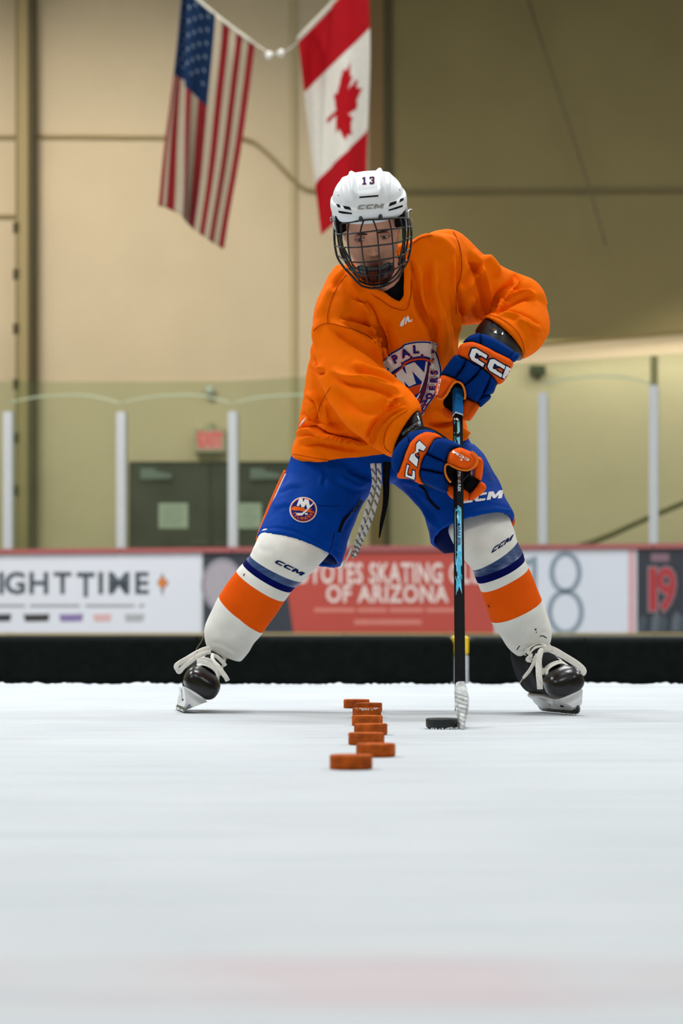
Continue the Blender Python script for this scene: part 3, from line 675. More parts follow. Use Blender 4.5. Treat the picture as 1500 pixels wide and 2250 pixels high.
# ================================================================== the player
K = 1.0
ORG = mat('jersey_orange', (252, 112, 0), 0.78, var=0.03, vs=30, bump=0.25, bs=900, sheen=0.0)
BLU = mat('shorts_blue', (0, 62, 158), 0.62, var=0.06, vs=25, bump=0.2, bs=700)
GBL = mat('glove_blue', (0, 48, 122), 0.72, var=0.06, vs=40, bump=0.3, bs=1200)
GOR = mat('glove_orange', (238, 92, 18), 0.62, var=0.04, vs=40, bump=0.2, bs=900)
GRM = mat('glove_rim', (238, 128, 40), 0.6)
BLK = mat('black_fabric', (18, 19, 22), 0.7, var=0.15)
GLS = mat('gloss_black', (16, 18, 21), 0.14, var=0.2, vs=30, coat=0.6)
WHT = mat('white_print', (236, 236, 238), 0.6)
NVY = mat('navy_print', (22, 34, 92), 0.6)
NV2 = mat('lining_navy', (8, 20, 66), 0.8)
SKIN = mat('skin', (205, 146, 118), 0.5, var=0.05, vs=18)
who = empty('person', (float(P(835, 1400, 6.9)[0]), 6.9, 0.0))
tag(who, 'hockey player in orange jersey and white caged helmet, crouching wide over the puck', 'person')
# ---- head frame (metres): r right in the picture, u crown, f face
E0 = P(818, 524, 6.50); fd0 = (CAM - E0) / np.linalg.norm(CAM - E0)
r0 = np.cross(np.array([0, 0, 1.0]), fd0); r0 = r0 / np.linalg.norm(r0); u0 = np.cross(fd0, r0)
rl = math.radians(6.0); hr = math.cos(rl) * r0 + math.sin(rl) * u0; hu0 = -math.sin(rl) * r0 + math.cos(rl) * u0
ph = math.radians(25); hf = math.cos(ph) * fd0 - math.sin(ph) * hu0; hu = math.cos(ph) * hu0 + math.sin(ph) * fd0
HO = E0 - 0.088 * hf
def H(x, y, z): return HO + (x * hr + y * hu + z * hf) * 0.001
# head as a sculpted ball: x right, y up, z forward in mm
def head_data(nu=120, nv=110):
    V = []; Fc = []
    ys = [-118, -112, -100, -80, -60, -40, -20, 0, 20, 40, 60, 80, 100, 112, 118]
    hw = [12, 34, 50, 61, 68, 72, 74, 75, 76, 75, 72, 65, 48, 30, 10]
    zf = [60, 80, 92, 91, 90, 88, 86, 88, 92, 93, 89, 76, 52, 30, 8]
    zb = [20, 0, -30, -55, -62, -66, -74, -84, -92, -96, -95, -86, -66, -44, -16]
    for j in range(nv + 1):
        t = j / nv; y = -118 + 236 * (0.5 - 0.5 * math.cos(math.pi * t))
        a = np.interp(y, ys, hw); f = np.interp(y, ys, zf); b = np.interp(y, ys, zb); c = (f + b) / 2; d = (f - b) / 2
        for i in range(nu):
            th = 2 * math.pi * i / nu; s = math.sin(th); cc = math.cos(th)
            x = a * np.sign(cc) * abs(cc) ** 0.92; z = c + d * np.sign(s) * abs(s) ** 0.88
            if s > 0:
                g = lambda x0, y0, sx, sy: math.exp(-((x - x0) / sx) ** 2 - ((y - y0) / sy) ** 2)
                z += 24 * g(0, -40, 9, 9) + 13 * g(0, -22, 7, 15) + 7 * g(0, -4, 7, 14) + 9 * g(11, -42, 6, 6) + 9 * g(-11, -42, 6, 6)   # nose
                z -= 10 * g(33, 2, 15, 9) + 10 * g(-33, 2, 15, 9)                                                      # eye sockets
                z += 5 * g(30, 17, 20, 6) + 5 * g(-30, 17, 20, 6)                                                      # brow ridge
                z += 6 * g(42, -30, 16, 14) + 6 * g(-42, -30, 16, 14)                                                   # cheeks
                z += 5 * g(0, -66, 20, 5) + 5.5 * g(0, -75, 17, 5) - 3 * g(0, -70.5, 22, 2.2) - 4 * g(0, -85, 20, 5) + 6 * g(0, -99, 18, 10)
                z -= 3 * g(0, -57, 5, 5)
            V.append(H(x, y, z))
    for j in range(nv):
        for i in range(nu): k = (i + 1) % nu; Fc.append((j * nu + i, j * nu + k, (j + 1) * nu + k, (j + 1) * nu + i))
    Fc.append(tuple(range(nu - 1, -1, -1))); Fc.append(tuple(range(nv * nu, nv * nu + nu)))
    return V, Fc
def ear_data(s):
    V = []; Fc = []; n = 14
    for k, (r, dx) in enumerate(((1.0, 0), (1.05, 6), (0.8, 11), (0.45, 8), (0.2, 7))):
        for i in range(n):
            a = 2 * math.pi * i / n; V.append(H(s * (68 + dx), -12 + 31 * r * math.sin(a) , -6 + 16 * r * math.cos(a)))
    for k in range(4):
        for i in range(n): j = (i + 1) % n; Fc.append((k * n + i, k * n + j, (k + 1) * n + j, (k + 1) * n + i))
    Fc.append(tuple(range(n - 1, -1, -1))); Fc.append(tuple(range(4 * n, 5 * n))); return V, Fc
def tube3(pts, rads, n=16, sub=5):     # round limb through (px, py, Y), radii in m
    q = [P(*p) for p in pts]; return ribbon_data(q, np.array(rads) * 2, np.array(rads) * 2, n=n, sub=sub)
neck_pts = [HO + hu * -0.05 - hf * 0.03, HO + hu * -0.12 - hf * 0.055, P(862, 640, 6.80)]
parts_b = [head_data(), ear_data(1), ear_data(-1), ribbon_data(neck_pts, [0.11, 0.118, 0.15], [0.11, 0.118, 0.14], n=20, sub=5),
    loft_data([(745, 640, 985, 555, 6.82, .09, 0), (735, 690, 990, 640, 6.85, .11, 0), (728, 780, 975, 760, 6.91, .11, 0), (715, 880, 975, 880, 6.99, .11, 0), (690, 980, 985, 960, 7.02, .12, 0), (690, 1050, 990, 1030, 7.02, .11, 0)], n=32)[:2],
    tube3([(770, 660, 6.82), (762, 700, 6.80), (785, 860, 6.66), (880, 938, 6.55), (935, 990, 6.485)], [.062, .058, .048, .034, .030]),
    tube3([(960, 585, 6.84), (1005, 600, 6.86), (1080, 640, 6.93), (1152, 678, 6.95), (1138, 715, 6.88), (1100, 748, 6.80), (1060, 795, 6.72)], [.062, .058, .048, .040, .036, .034, .032]),
    tube3([(760, 1010, 7.02), (720, 1080, 6.98), (640, 1200, 6.85), (580, 1290, 6.86), (493, 1418, 6.945), (484, 1436, 6.94)], [.09, .08, .055, .052, .032, .026]),
    tube3([(930, 1000, 7.02), (985, 1060, 6.95), (1062, 1170, 6.765), (1112, 1290, 6.70), (1165, 1415, 6.785), (1172, 1432, 6.785)], [.09, .08, .055, .052, .032, .026])]
def hand_data(palm, fingers):       # palm: [(px,py,Y)..], fingers: lists of joints, all inside the gloves
    ds = [tube3(palm, [.030, .036, .032], n=12)]
    for f, r in fingers: ds.append(tube3(f, [r, r * .95, r * .85, r * .7], n=8, sub=3))
    return ds
parts_b += hand_data([(920, 985, 6.49), (950, 1005, 6.475), (975, 1020, 6.475)], [
    ([(975, 1005, 6.48), (1005, 1008, 6.50), (1028, 1025, 6.51), (1032, 1045, 6.505)], .010), ([(975, 1020, 6.49), (1005, 1025, 6.51), (1020, 1050, 6.51), (1024, 1068, 6.505)], .010),
    ([(972, 1035, 6.49), (1000, 1045, 6.51), (1012, 1065, 6.505), (1012, 1080, 6.50)], .009), ([(965, 1048, 6.48), (985, 1065, 6.50), (995, 1080, 6.50), (1000, 1090, 6.48)], .008),
    ([(965, 1000, 6.46), (985, 1000, 6.43), (1005, 1008, 6.415), (1022, 1018, 6.415)], .012)])
parts_b += hand_data([(1065, 785, 6.72), (1045, 815, 6.70), (1030, 840, 6.69)], [
    ([(1000, 845, 6.69), (985, 880, 6.70), (995, 900, 6.70), (1005, 905, 6.69)], .010), ([(1030, 845, 6.69), (1035, 880, 6.69), (1028, 900, 6.70), (1015, 905, 6.70)], .010),
    ([(1048, 845, 6.69), (1055, 870, 6.69), (1045, 890, 6.70), (1030, 890, 6.71)], .009), ([(1062, 835, 6.69), (1072, 855, 6.69), (1062, 870, 6.70), (1050, 872, 6.71)], .008),
    ([(1015, 830, 6.68), (990, 835, 6.67), (975, 855, 6.67), (968, 868, 6.67)], .012)])
body = remesh_union('body', parts_b, 0.0027, SKIN, who, smooth=3, sfac=0.4)
TB = bvh(body)
BROW = mat('brow_hair', (66, 46, 38), 0.8); LIP = mat('lips', (176, 106, 98), 0.45); LASH = mat('lash', (44, 30, 26), 0.7); NOS = mat('nostril', (96, 54, 44), 0.8)
LID = mat('eyelid', (184, 124, 102), 0.5)
def hp(x, y, z):
    a, b = proj(H(x, y, z)[None]); return float(a[0]), float(b[0])
ident = lambda x, y: (x, y)
# eyes: ball, iris, pupil, lids and lashes
for s, (ex, ey) in ((-1, (-33, 1)), (1, (33, 1))):
    def ball(name, c, R, m, half=False, sc=(1, 1, 1), n=20):
        V = []; Fc = []; lat = n if not half else 6
        for j in range(lat + 1):
            ph_ = math.pi * j / n if not half else 0.40 * j / lat * half
            for i in range(n * 2):
                th = math.pi * i / n; V.append(H(c[0] + R * math.sin(ph_) * math.cos(th) * sc[0], c[1] + R * math.sin(ph_) * math.sin(th) * sc[1], c[2] + R * math.cos(ph_)))
        for j in range(lat):
            for i in range(2 * n): k = (i + 1) % (2 * n); Fc.append((j * 2 * n + i, j * 2 * n + k, (j + 1) * 2 * n + k, (j + 1) * 2 * n + i))
        o = mesh_obj(name, V, Fc, m, who); fix_normals(o); return o
    zc = 70.5
    eb = ball('eye', (ex, ey, zc), 12.3, mat('eye_white', (206, 192, 186), 0.25))
    ir = ball('iris', (ex - 1.5, ey - 3.6, zc + 0.9), 12.0, mat('iris', (58, 46, 38), 0.2), half=1.15); adopt(ir, eb)
    pu = ball('pupil', (ex - 1.5, ey - 3.6, zc + 1.2), 12.0, mat('pupil', (12, 10, 10), 0.15), half=0.5); adopt(pu, eb)
    up = [(ex - 16, ey - 3.6), (ex - 9, ey + 1.2), (ex, ey + 2.2), (ex + 9, ey + 1.0), (ex + 16, ey - 3.2)]
    def zlid(x, y): return zc + math.sqrt(max(13.6 ** 2 - (x - ex) ** 2 * 0.55 - (y - ey) ** 2 * 0.6, 4))
    for nm, off_, wd, mm, dz in (('upper_eyelid', 3.4, 10.5, LID, -0.4), ('eyelashes', -0.6, 2.2, LASH, 1.0)):
        o = ribbon(nm, [H(x, y + off_, zlid(x, y) + dz) for x, y in up], np.array([.4, .9, 1, .9, .4]) * wd * .001, 0.003, mm, who, n=8, sub=4); adopt(o, eb)
    lo = [(ex - 15, ey - 4.5), (ex - 8, ey - 8.3), (ex, ey - 9.3), (ex + 8, ey - 8.0), (ex + 15, ey - 3.5)]
    o = ribbon('lower_eyelid', [H(x, y - 1.6, zlid(x, y) - 0.8) for x, y in lo], np.array([.5, 1, 1, 1, .5]) * 0.005, 0.0035, LID, who, n=8, sub=4); adopt(o, eb)
    # brow
    bw = [(ex - 20, 15.0 + (s > 0) * 1.5), (ex - 7, 18.0), (ex + 7, 18.0), (ex + 20, 15.0 + (s < 0) * 1.5)]
    wv = np.array([2.5, 6, 7, 4]) if s < 0 else np.array([4, 7, 6, 2.5])
    def zb_(x, y):
        h = TB.ray_cast(Vector(H(x, y, 200)), Vector(-hf)); return 200 - (h[3] * 1000) if h[0] is not None else 90
    o = ribbon('eyebrow', [H(x, y, zb_(x, y) + 0.5) for x, y in bw], wv * 0.001, 0.0035, BROW, who, sub=5)
def face_decal(name, pts, m, off=0.0012):
    px = [hp(x, y, 92 + zz) for x, y, zz in pts]
    return decal(name, ([tuple(p) for p in catmull([np.array(p) for p in px], 3, True)], [tuple(range(len(px) * 3))]), ident, TB, m, who, off=off, step=3)
def decal_poly(name, px, tree, m, parent, smooth=3, off=0.0012, step=4, warp=None):
    px = [tuple(p) for p in catmull([np.array(p, float) for p in px], smooth, True)] if smooth > 1 else px
    v, f = poly_mesh2d([px]); return decal(name, (v, f), ident, tree, m, parent, off=off, step=step, warp=warp)
def face_poly(name, pts, m):
    return decal_poly(name, [hp(*p) for p in pts], TB, m, who, step=3, off=0.0010)
face_poly('lips', [(-21, -70, 93), (-9, -64.5, 96), (0, -66, 96), (9, -64.5, 96), (21, -70, 93), (10, -79, 96), (0, -81, 96), (-10, -79, 96)], LIP)
for s in (-1, 1): face_poly('nostril', [(s * 4, -47, 110), (s * 8, -45.5, 108), (s * 11, -48, 104), (s * 7, -49.5, 104)], NOS)
# dark hair at the temples, under the helmet
def hair_data():
    V = []; Fc = []; n = 44; K_ = 12
    for j in range(K_ + 1):
        t = j / K_; y = 30 + 84 * t; a = np.interp(y, [30, 60, 80, 100, 116], [76, 76, 69, 52, 14]); b = np.interp(y, [30, 60, 80, 100, 116], [-97, -97, -88, -68, -20]); f = np.interp(y, [30, 60, 80, 100, 116], [30, 70, 76, 56, 14])
        for i in range(n):
            th = 2 * math.pi * i / n; V.append(H(a * math.cos(th), y - (26 * max(0, -math.sin(th)) + 16 * abs(math.cos(th))) * (1 - t), (f + b) / 2 + (f - b) / 2 * math.sin(th)))
    for j in range(K_):
        for i in range(n): k = (i + 1) % n; Fc.append((j * n + i, j * n + k, (j + 1) * n + k, (j + 1) * n + i))
    Fc.append(tuple(range(K_ * n, K_ * n + n))); return V, Fc
hv, hf_ = hair_data(); mesh_obj('hair', hv, hf_, mat('hair', (44, 32, 26), 0.6, bump=.5, bs=600), who)
# ------------------------------------------------------------------ helmet
HW = mat('helmet_white', (230, 232, 235), 0.38, var=0.01)
hel = empty('helmet', tuple(H(0, 60, 0))); adopt(hel, who)
def shell():
    prof = [  # y at front, y at back, half width, z front, z back
        (62, 30, 84, 90, -100), (58, 22, 88, 96, -104), (53, 14, 95, 106, -110), (56, 14, 98, 109, -113), (66, 30, 102.5, 112, -115), (78, 45, 104.5, 111, -116), (88, 58, 104, 108, -116), (94, 66, 101.5, 103, -114),
        (99, 72, 97, 97, -112), (112, 90, 91, 90, -106), (124, 106, 82, 78, -98), (135, 121, 68, 60, -84), (143, 134, 48, 36, -64), (147, 142, 26, 12, -40), (148, 147, 6, -8, -20)]
    rs = catmull([np.array(p, float) for p in prof], 6); n = 144; V = []; Fc = []
    for q in rs:
        for i in range(n):
            th = 2 * math.pi * i / n; s = math.sin(th); c = math.cos(th)
            yy = q[0] + (q[1] - q[0]) * (0.5 - 0.5 * s) ** 1.4 if True else 0
            x = q[2] * np.sign(c) * abs(c) ** 0.9; z = (q[3] + q[4]) / 2 + (q[3] - q[4]) / 2 * np.sign(s) * abs(s) ** 0.9
            V.append((x, yy, z))
    V = np.array(V)
    # twin crown ridges and the recessed panel between them
    x, y, z = V[:, 0], V[:, 1], V[:, 2]; up = np.clip((y - 98) / 14, 0, 1)
    rx = 40 + (z < 0) * 0
    ridge = np.exp(-((np.abs(x) - 37 - 6 * np.clip((120 - y) / 30, 0, 1)) / 7.5) ** 4) * np.clip((y - 112) / 18, 0, 1) * 7.5
    pan = -3.5 * (np.abs(x) < 34) * np.clip((y - 126) / 8, 0, 1)
    side = 3.0 * np.exp(-((np.abs(x) - 62) / 7) ** 2) * np.clip((y - 100) / 10, 0, 1) * (z > -60)
    c0_ = np.array([0, 60, 0]); d = V - c0_; d /= np.linalg.norm(d, axis=1)[:, None]; V = V + d * (ridge + pan + side)[:, None]
    W = [H(*p) for p in V]
    for k in range(len(rs) - 1):
        for i in range(n): j = (i + 1) % n; Fc.append((k * n + i, k * n + j, (k + 1) * n + j, (k + 1) * n + i))
    b = (len(rs) - 1) * n; Fc.append(tuple(range(b, b + n))); return W, Fc
sv_, sf_ = shell(); shl = mesh_obj('shell', sv_, sf_, HW, hel)
def Z1(l): return [(680 + x / 5.357, 330 + y / 5.357) for x, y in l]
# moulded lines of the shell, pressed in from the photograph's own lines
sculpt(shl, [(Z1([(320, 560), (480, 585), (700, 590), (930, 560), (1120, 480)]), 4, -1.6, 'c'), (Z1([(360, 420), (440, 330), (560, 270), (840, 265), (900, 250)]), 2.5, -1.8, 'c'),
             (Z1([(905, 250), (880, 380), (850, 480)]), 3, -1.3, 'g'), (Z1([(470, 300), (440, 420), (400, 540)]), 3, -1.3, 'g'), (Z1([(1010, 260), (1060, 360), (1085, 460)]), 4, -2.0, 'g'), (Z1([(340, 350), (322, 440), (315, 530)]), 4, -2.0, 'g'),
             (Z1([(270, 640), (300, 760), (340, 860)]), 5, -1.5, 'g'), (Z1([(1150, 520), (1165, 600), (1150, 740)]), 5, -1.8, 'g'), (Z1([(520, 620), (900, 590)]), 3, 0.8, 'g'), (Z1([(520, 735), (900, 700)]), 3, -0.8, 'g')])
TH = bvh(shl)
VT = mat('vent_black', (14, 16, 20), 0.6)
def vent(l, nm='vent', m=VT): decal_poly(nm, Z1(l), TH, m, hel, smooth=1, off=0.0008, step=4)
for l in ([(583, 552), (600, 545), (800, 529), (814, 536), (806, 545), (600, 562), (586, 563)], [(310, 632), (350, 640), (366, 678), (330, 668)], [(390, 653), (470, 668), (493, 705), (412, 690)],
          [(335, 713), (400, 722), (495, 738), (500, 754), (400, 748), (345, 736)], [(945, 620), (1024, 596), (1018, 630), (930, 664)], [(1065, 575), (1108, 560), (1104, 590), (1054, 616)], [(930, 700), (1095, 644), (1094, 668), (1010, 695), (928, 716)], [(330, 525), (345, 530), (342, 542)], [(1054, 458), (1068, 466), (1058, 474)]): vent(l)
decal('lettering', poly_mesh2d(ccm(0.2)), lambda x, y: (784.5 + x * 1.62, 460.2 - y * 0.93 - x * 0.085), TH, mat('helmet_grey_print', (138, 138, 134), 0.5), hel, off=0.001, step=3)
def digits(ox, oy, s, m, off, g):
    one = [(-g, -g), (6 + g, -g), (6 + g, 1.6 + g), (4.3 + g, 1.6 + g), (4.3 + g, 12 + g), (2 - g, 12 + g), (-.5 - g, 10.4), (-.5 - g, 9 - g), (1.7 - g, 9.4 - g), (1.7 - g, 1.6 + g), (-g, 1.6 + g)]
    three = [(0 - g, 2.6 + g), (0 - g, 1 - g), (1 - g, -g), (6 + g, -g), (8 + g, 1.5), (8 + g, 5), (6.6 + g, 6.2), (8 + g, 7.4), (8 + g, 10.6), (6.5 + g, 12 + g), (1 - g, 12 + g), (-g, 11 + g), (-g, 8.8 - g), (2 + g, 8.8 - g), (2 + g, 10 - g), (5.2 - g, 10 - g), (5.2 - g, 7.2 + g), (3 - g, 7.2 + g), (3 - g, 5.2 - g), (5.2 - g, 5.2 - g), (5.2 - g, 2 + g), (2 + g, 2 + g), (2 + g, 3.6)]
    for p in (one, sh(three, 12)): decal('number', poly_mesh2d([p]), lambda x, y: (ox + x * s, oy - y * s - x * s * 0.06), TH, m, hel, off=off, step=3)
digits(796.5, 405, 1.28, mat('number_orange', (226, 138, 100), 0.6), 0.0008, 0.55); digits(796.5, 405, 1.28, NVY, 0.0014, 0.0)
# side ear guards of white plastic, foam and straps
def on_head(x, y, z): return H(x, y, z)
FOAM = mat('foam_black', (20, 20, 23), 0.8); HWP = mat('ear_white', (206, 210, 216), 0.4)
for s in (-1, 1):
    ribbon('ear_guard', [H(s * 99, 50, 10), H(s * 99, 20, 14), H(s * 94, -8, 18), H(s * 88, -26, 20), H(s * 92, -10, -10), H(s * 97, 20, -22), H(s * 99, 45, -30)], 0.011, 0.008, HWP, hel, up=tuple(hr), sub=5)
    ribbon('foam_pad', [H(s * 80, 62, 48), H(s * 80, 35, 50), H(s * 79, 12, 46)], 0.034, 0.016, FOAM, hel, up=tuple(hr * 0.7 + hf), sub=4)
    ribbon('chin_strap', [H(s * 90, 20, 10), H(s * 86, -20, 30), H(s * 82, -55, 50), H(s * 64, -90, 84)], 0.014, 0.003, BLK, hel, up=tuple(hr * s + hf * .8), sub=4)
ribbon('side_clip', [P(731.5, 486, 6.545), P(727, 485, 6.54), P(725.5, 480, 6.54), P(729, 477.5, 6.54), P(735, 480, 6.54), P(739, 490, 6.53)], 0.0035, 0.0035, mat('chrome', (176, 178, 180), 0.25, 1.0), hel, sub=4)
ribbon('side_clip', [P(904, 469, 6.55), P(905, 462, 6.55), P(900, 461, 6.55), P(896, 466, 6.54), P(897, 480, 6.53)], 0.0045, 0.004, mat('chrome', (176, 178, 180), 0.25, 1.0), hel, sub=4)
# cage: wires lie on an egg-shaped surface standing off the face
EC = P(819, 519, 6.585); CR_ = (0.1085, 0.1445, 0.150)
def CG(px, py, s=1.0):
    d = ray(px, py); d = d / np.linalg.norm(d); o = CAM - EC
    oo = np.array([o @ r0 / CR_[0] / s, o @ u0 / CR_[1] / s, o @ fd0 / CR_[2] / s]); dd = np.array([d @ r0 / CR_[0] / s, d @ u0 / CR_[1] / s, d @ fd0 / CR_[2] / s])
    a = dd @ dd; b = 2 * oo @ dd; c = oo @ oo - 1; D = b * b - 4 * a * c
    t = (-b - math.sqrt(D)) / (2 * a) if D > 0 else -b / (2 * a)
    return CAM + d * t
def Z0(l): return [(720 + x / 7.895, 470 + y / 7.895) for x, y in l]
cage = empty('face_cage', tuple(CG(819, 530))); adopt(cage, who)
WIRE = mat('cage_wire', (6, 6, 7), 0.42, var=0.1)
def wire(l, w, s=1.0, nm='wire', sub=5): return ribbon(nm, [CG(x, y, s) for x, y in Z0(l)], w * .00118, w * .00118, WIRE, cage, n=8, sub=sub)
wire([(110, 205), (170, 180), (250, 165), (360, 150), (550, 120), (730, 100), (900, 95), (1050, 85), (1200, 70), (1330, 72), (1440, 95)], 4.4, nm='frame')
wire([(110, 205), (112, 400), (130, 600), (175, 770), (280, 930), (400, 1060), (500, 1170), (600, 1250), (770, 1290), (950, 1262), (1100, 1190), (1230, 1080), (1320, 930), (1390, 800), (1440, 560), (1447, 300), (1440, 95)], 5.6, nm='frame')
wire([(150, 200), (185, 480), (235, 700), (325, 860), (430, 1000), (520, 1120), (600, 1190), (720, 1225), (850, 1228), (1000, 1192), (1120, 1110), (1220, 1000), (1310, 800), (1370, 560), (1395, 300), (1390, 100)], 5.0, 0.965, nm='frame')
for l, wd in (([(360, 150), (345, 330), (355, 570), (385, 760), (450, 950), (540, 1120)], 4.2), ([(622, 115), (565, 310), (590, 580), (620, 840), (660, 1040), (700, 1225)], 3.9), ([(785, 110), (850, 290), (875, 540), (895, 800), (900, 1000), (885, 1225)], 3.9),
          ([(1060, 90), (1100, 270), (1125, 510), (1140, 760), (1130, 960), (1080, 1150)], 4.0), ([(1250, 80), (1300, 250), (1310, 460), (1270, 700), (1240, 870)], 5.0), ([(225, 170), (235, 350), (240, 560), (300, 720), (370, 880), (470, 1010)], 5.5),
          ([(130, 350), (240, 352), (380, 345), (570, 325), (850, 290), (1090, 265), (1300, 240), (1440, 225)], 3.8), ([(140, 555), (250, 580), (350, 582), (590, 575), (870, 545), (1120, 515), (1290, 465), (1445, 400)], 3.8),
          ([(180, 720), (290, 800), (430, 835), (620, 840), (890, 805), (1140, 760), (1320, 700), (1448, 570)], 3.8), ([(300, 940), (420, 985), (600, 1045), (760, 1060), (930, 1040), (1130, 975), (1250, 900), (1380, 800)], 3.4), ([(530, 1165), (700, 1235), (850, 1240), (1000, 1215), (1150, 1150), (1290, 1010)], 3.6),
          ([(1330, 90), (1345, 330), (1330, 560), (1335, 830)], 4.5), ([(260, 560), (330, 700), (440, 900), (500, 960)], 5.0)): wire(l, wd)
for cx, cy in ((572, 80), (912, 45)):
    x, y = Z0([(cx, cy)])[0]; d0 = TH.ray_cast(Vector(CAM), Vector(ray(x, y)).normalized()); Yh = d0[0][1] if d0[0] is not None else 6.49
    pad('screw_clip', [(x - 4.5, y + 7), (x - 4.5, y - 1), (x - 3, y - 5), (x, y - 6), (x + 3, y - 5), (x + 4.5, y - 1), (x + 4.5, y + 7)], Yh - 0.001, 0.006, mat('clip_dark', (30, 36, 42), 0.4), cage, sp=2, edge=3, smooth=1)
    pad('screw_head', disc(x, y - 1, 2, 2, 10), Yh - 0.007, 0.0012, mat('screw', (70, 74, 80), 0.3, 0.8), cage, sp=1, edge=1, smooth=1)
pad('side_tab', Z0([(1400, 95), (1460, 85), (1478, 220), (1440, 225), (1405, 180)]), 6.56, 0.004, mat('tab', (132, 122, 96), 0.6), cage, sp=2, smooth=1)
cup = Z0([(500, 925), (560, 885), (660, 905), (800, 925), (930, 905), (1010, 850), (1100, 835), (1150, 880), (1160, 960), (1120, 1060), (1040, 1150), (930, 1205), (780, 1225), (640, 1195), (560, 1120), (505, 1020)])
cc_ = Z0([(830, 1040)])[0]
pad('chin_cup', cup, lambda x, y: CG(x, y, 0.93)[1] if True else 0, 0.004, mat('cup_black', (11, 13, 15), 0.28), cage, sp=3, edge=5)
# cup holes, as small dimples ringed in darker rubber
for dx, dy in ((700, 1090), (760, 1105), (825, 1110), (890, 1100), (950, 1080)):
    x, y = Z0([(dx, dy)])[0]; pad('cup_rib', disc(x, y, 3, 1.6, 10), CG(x, y, 0.93)[1] - .0045, 0.0012, mat('cup_rib', (34, 38, 42), .3), cage, sp=1.5, smooth=1)
# ------------------------------------------------------------------ jersey
torso = loft_data([(640, 1010, 1030, 962, 6.99, .165, -.03), (640, 984, 1028, 945, 6.99, .172, -.03), (654, 950, 1024, 925, 6.985, .175, -.02), (663, 890, 1012, 880, 6.96, .175, 0), (675, 808, 1006, 812, 6.91, .172, 0), (696, 730, 1010, 720, 6.87, .165, 0.01),
                   (698, 680, 1024, 640, 6.845, .155, 0.02), (712, 635, 1030, 575, 6.825, .14, 0.02), (742, 600, 1008, 530, 6.805, .12, 0.01), (780, 580, 960, 517, 6.795, .095, 0), (815, 570, 915, 530, 6.785, .06, 0)], n=64, sub=6, pw=2.3)[:2]
def hollow(rings, depth_px, n=48, sub=5, inner=0.86, pw=2.0, k=3):
    """open-ended garment tube: the last ring is a hem, turned back inside"""
    V, Fc, _ = loft_data(rings, n=n, sub=sub, pw=pw, caps=False); b = len(V) - n; V = list(V); Fc = list(Fc)
    Fc = [tuple(range(n - 1, -1, -1))] + Fc
    last = np.array(V[b:]); c = last.mean(0); rr = np.array(rings[-2], float); Vp, _, _ = loft_data([rings[-2], rings[-1]], n=n, sub=1, caps=False); prev = np.array(Vp[:n]).mean(0); back = (prev - c) / np.linalg.norm(prev - c) * depth_px
    for q in (c + (last - c) * inner, c + (last - c) * (inner * 0.96) + back):
        k0 = len(V); V += list(q)
        for i in range(n): j = (i + 1) % n; Fc.append((k0 - n + i, k0 - n + j, k0 + j, k0 + i))
    k0 = len(V) - n; Fc.append(tuple(range(k0, k0 + n))); return V, Fc
# sleeves, each ring given by its two edges in the photograph
slv_l = hollow([(735, 585, 905, 690, 6.81, .085, .02), (712, 625, 862, 715, 6.80, .095, .02), (688, 700, 828, 742, 6.78, .10, .03), (695, 775, 838, 786, 6.745, .10, .03), (714, 850, 856, 830, 6.685, .095, .03), (745, 905, 884, 846, 6.635, .09, .03),
                (785, 950, 903, 864, 6.585, .082, .03), (830, 985, 917, 886, 6.555, .076, .03), (862, 1001, 924, 905, 6.54, .072, .03)], 0.045, n=56, sub=6, inner=0.9)
arm_r = loft_data([(900, 690, 945, 512, 6.82, .11, 0), (985, 712, 1000, 508, 6.84, .115, .0), (1030, 712, 1068, 562, 6.895, .095, 0), (1078, 706, 1120, 594, 6.94, .088, 0), (1118, 702, 1170, 614, 6.95, .085, 0), (1155, 700, 1195, 640, 6.94, .07, 0), (1180, 695, 1204, 668, 6.94, .04, 0)], n=56, sub=6)[:2]
slv_r = hollow([(1132, 622, 1186, 640, 6.95, .06, .0), (1112, 640, 1205, 688, 6.93, .078, .0), (1092, 668, 1208, 728, 6.89, .082, .01), (1076, 688, 1188, 760, 6.85, .08, .018), (1066, 697, 1168, 776, 6.82, .076, .022), (1058, 702, 1150, 785, 6.80, .072, .022)], 0.045, n=56, sub=6, inner=0.9)
jersey = remesh_union('jersey', [torso, slv_l, arm_r, slv_r], 0.0035, ORG, who, smooth=8, sfac=0.5)
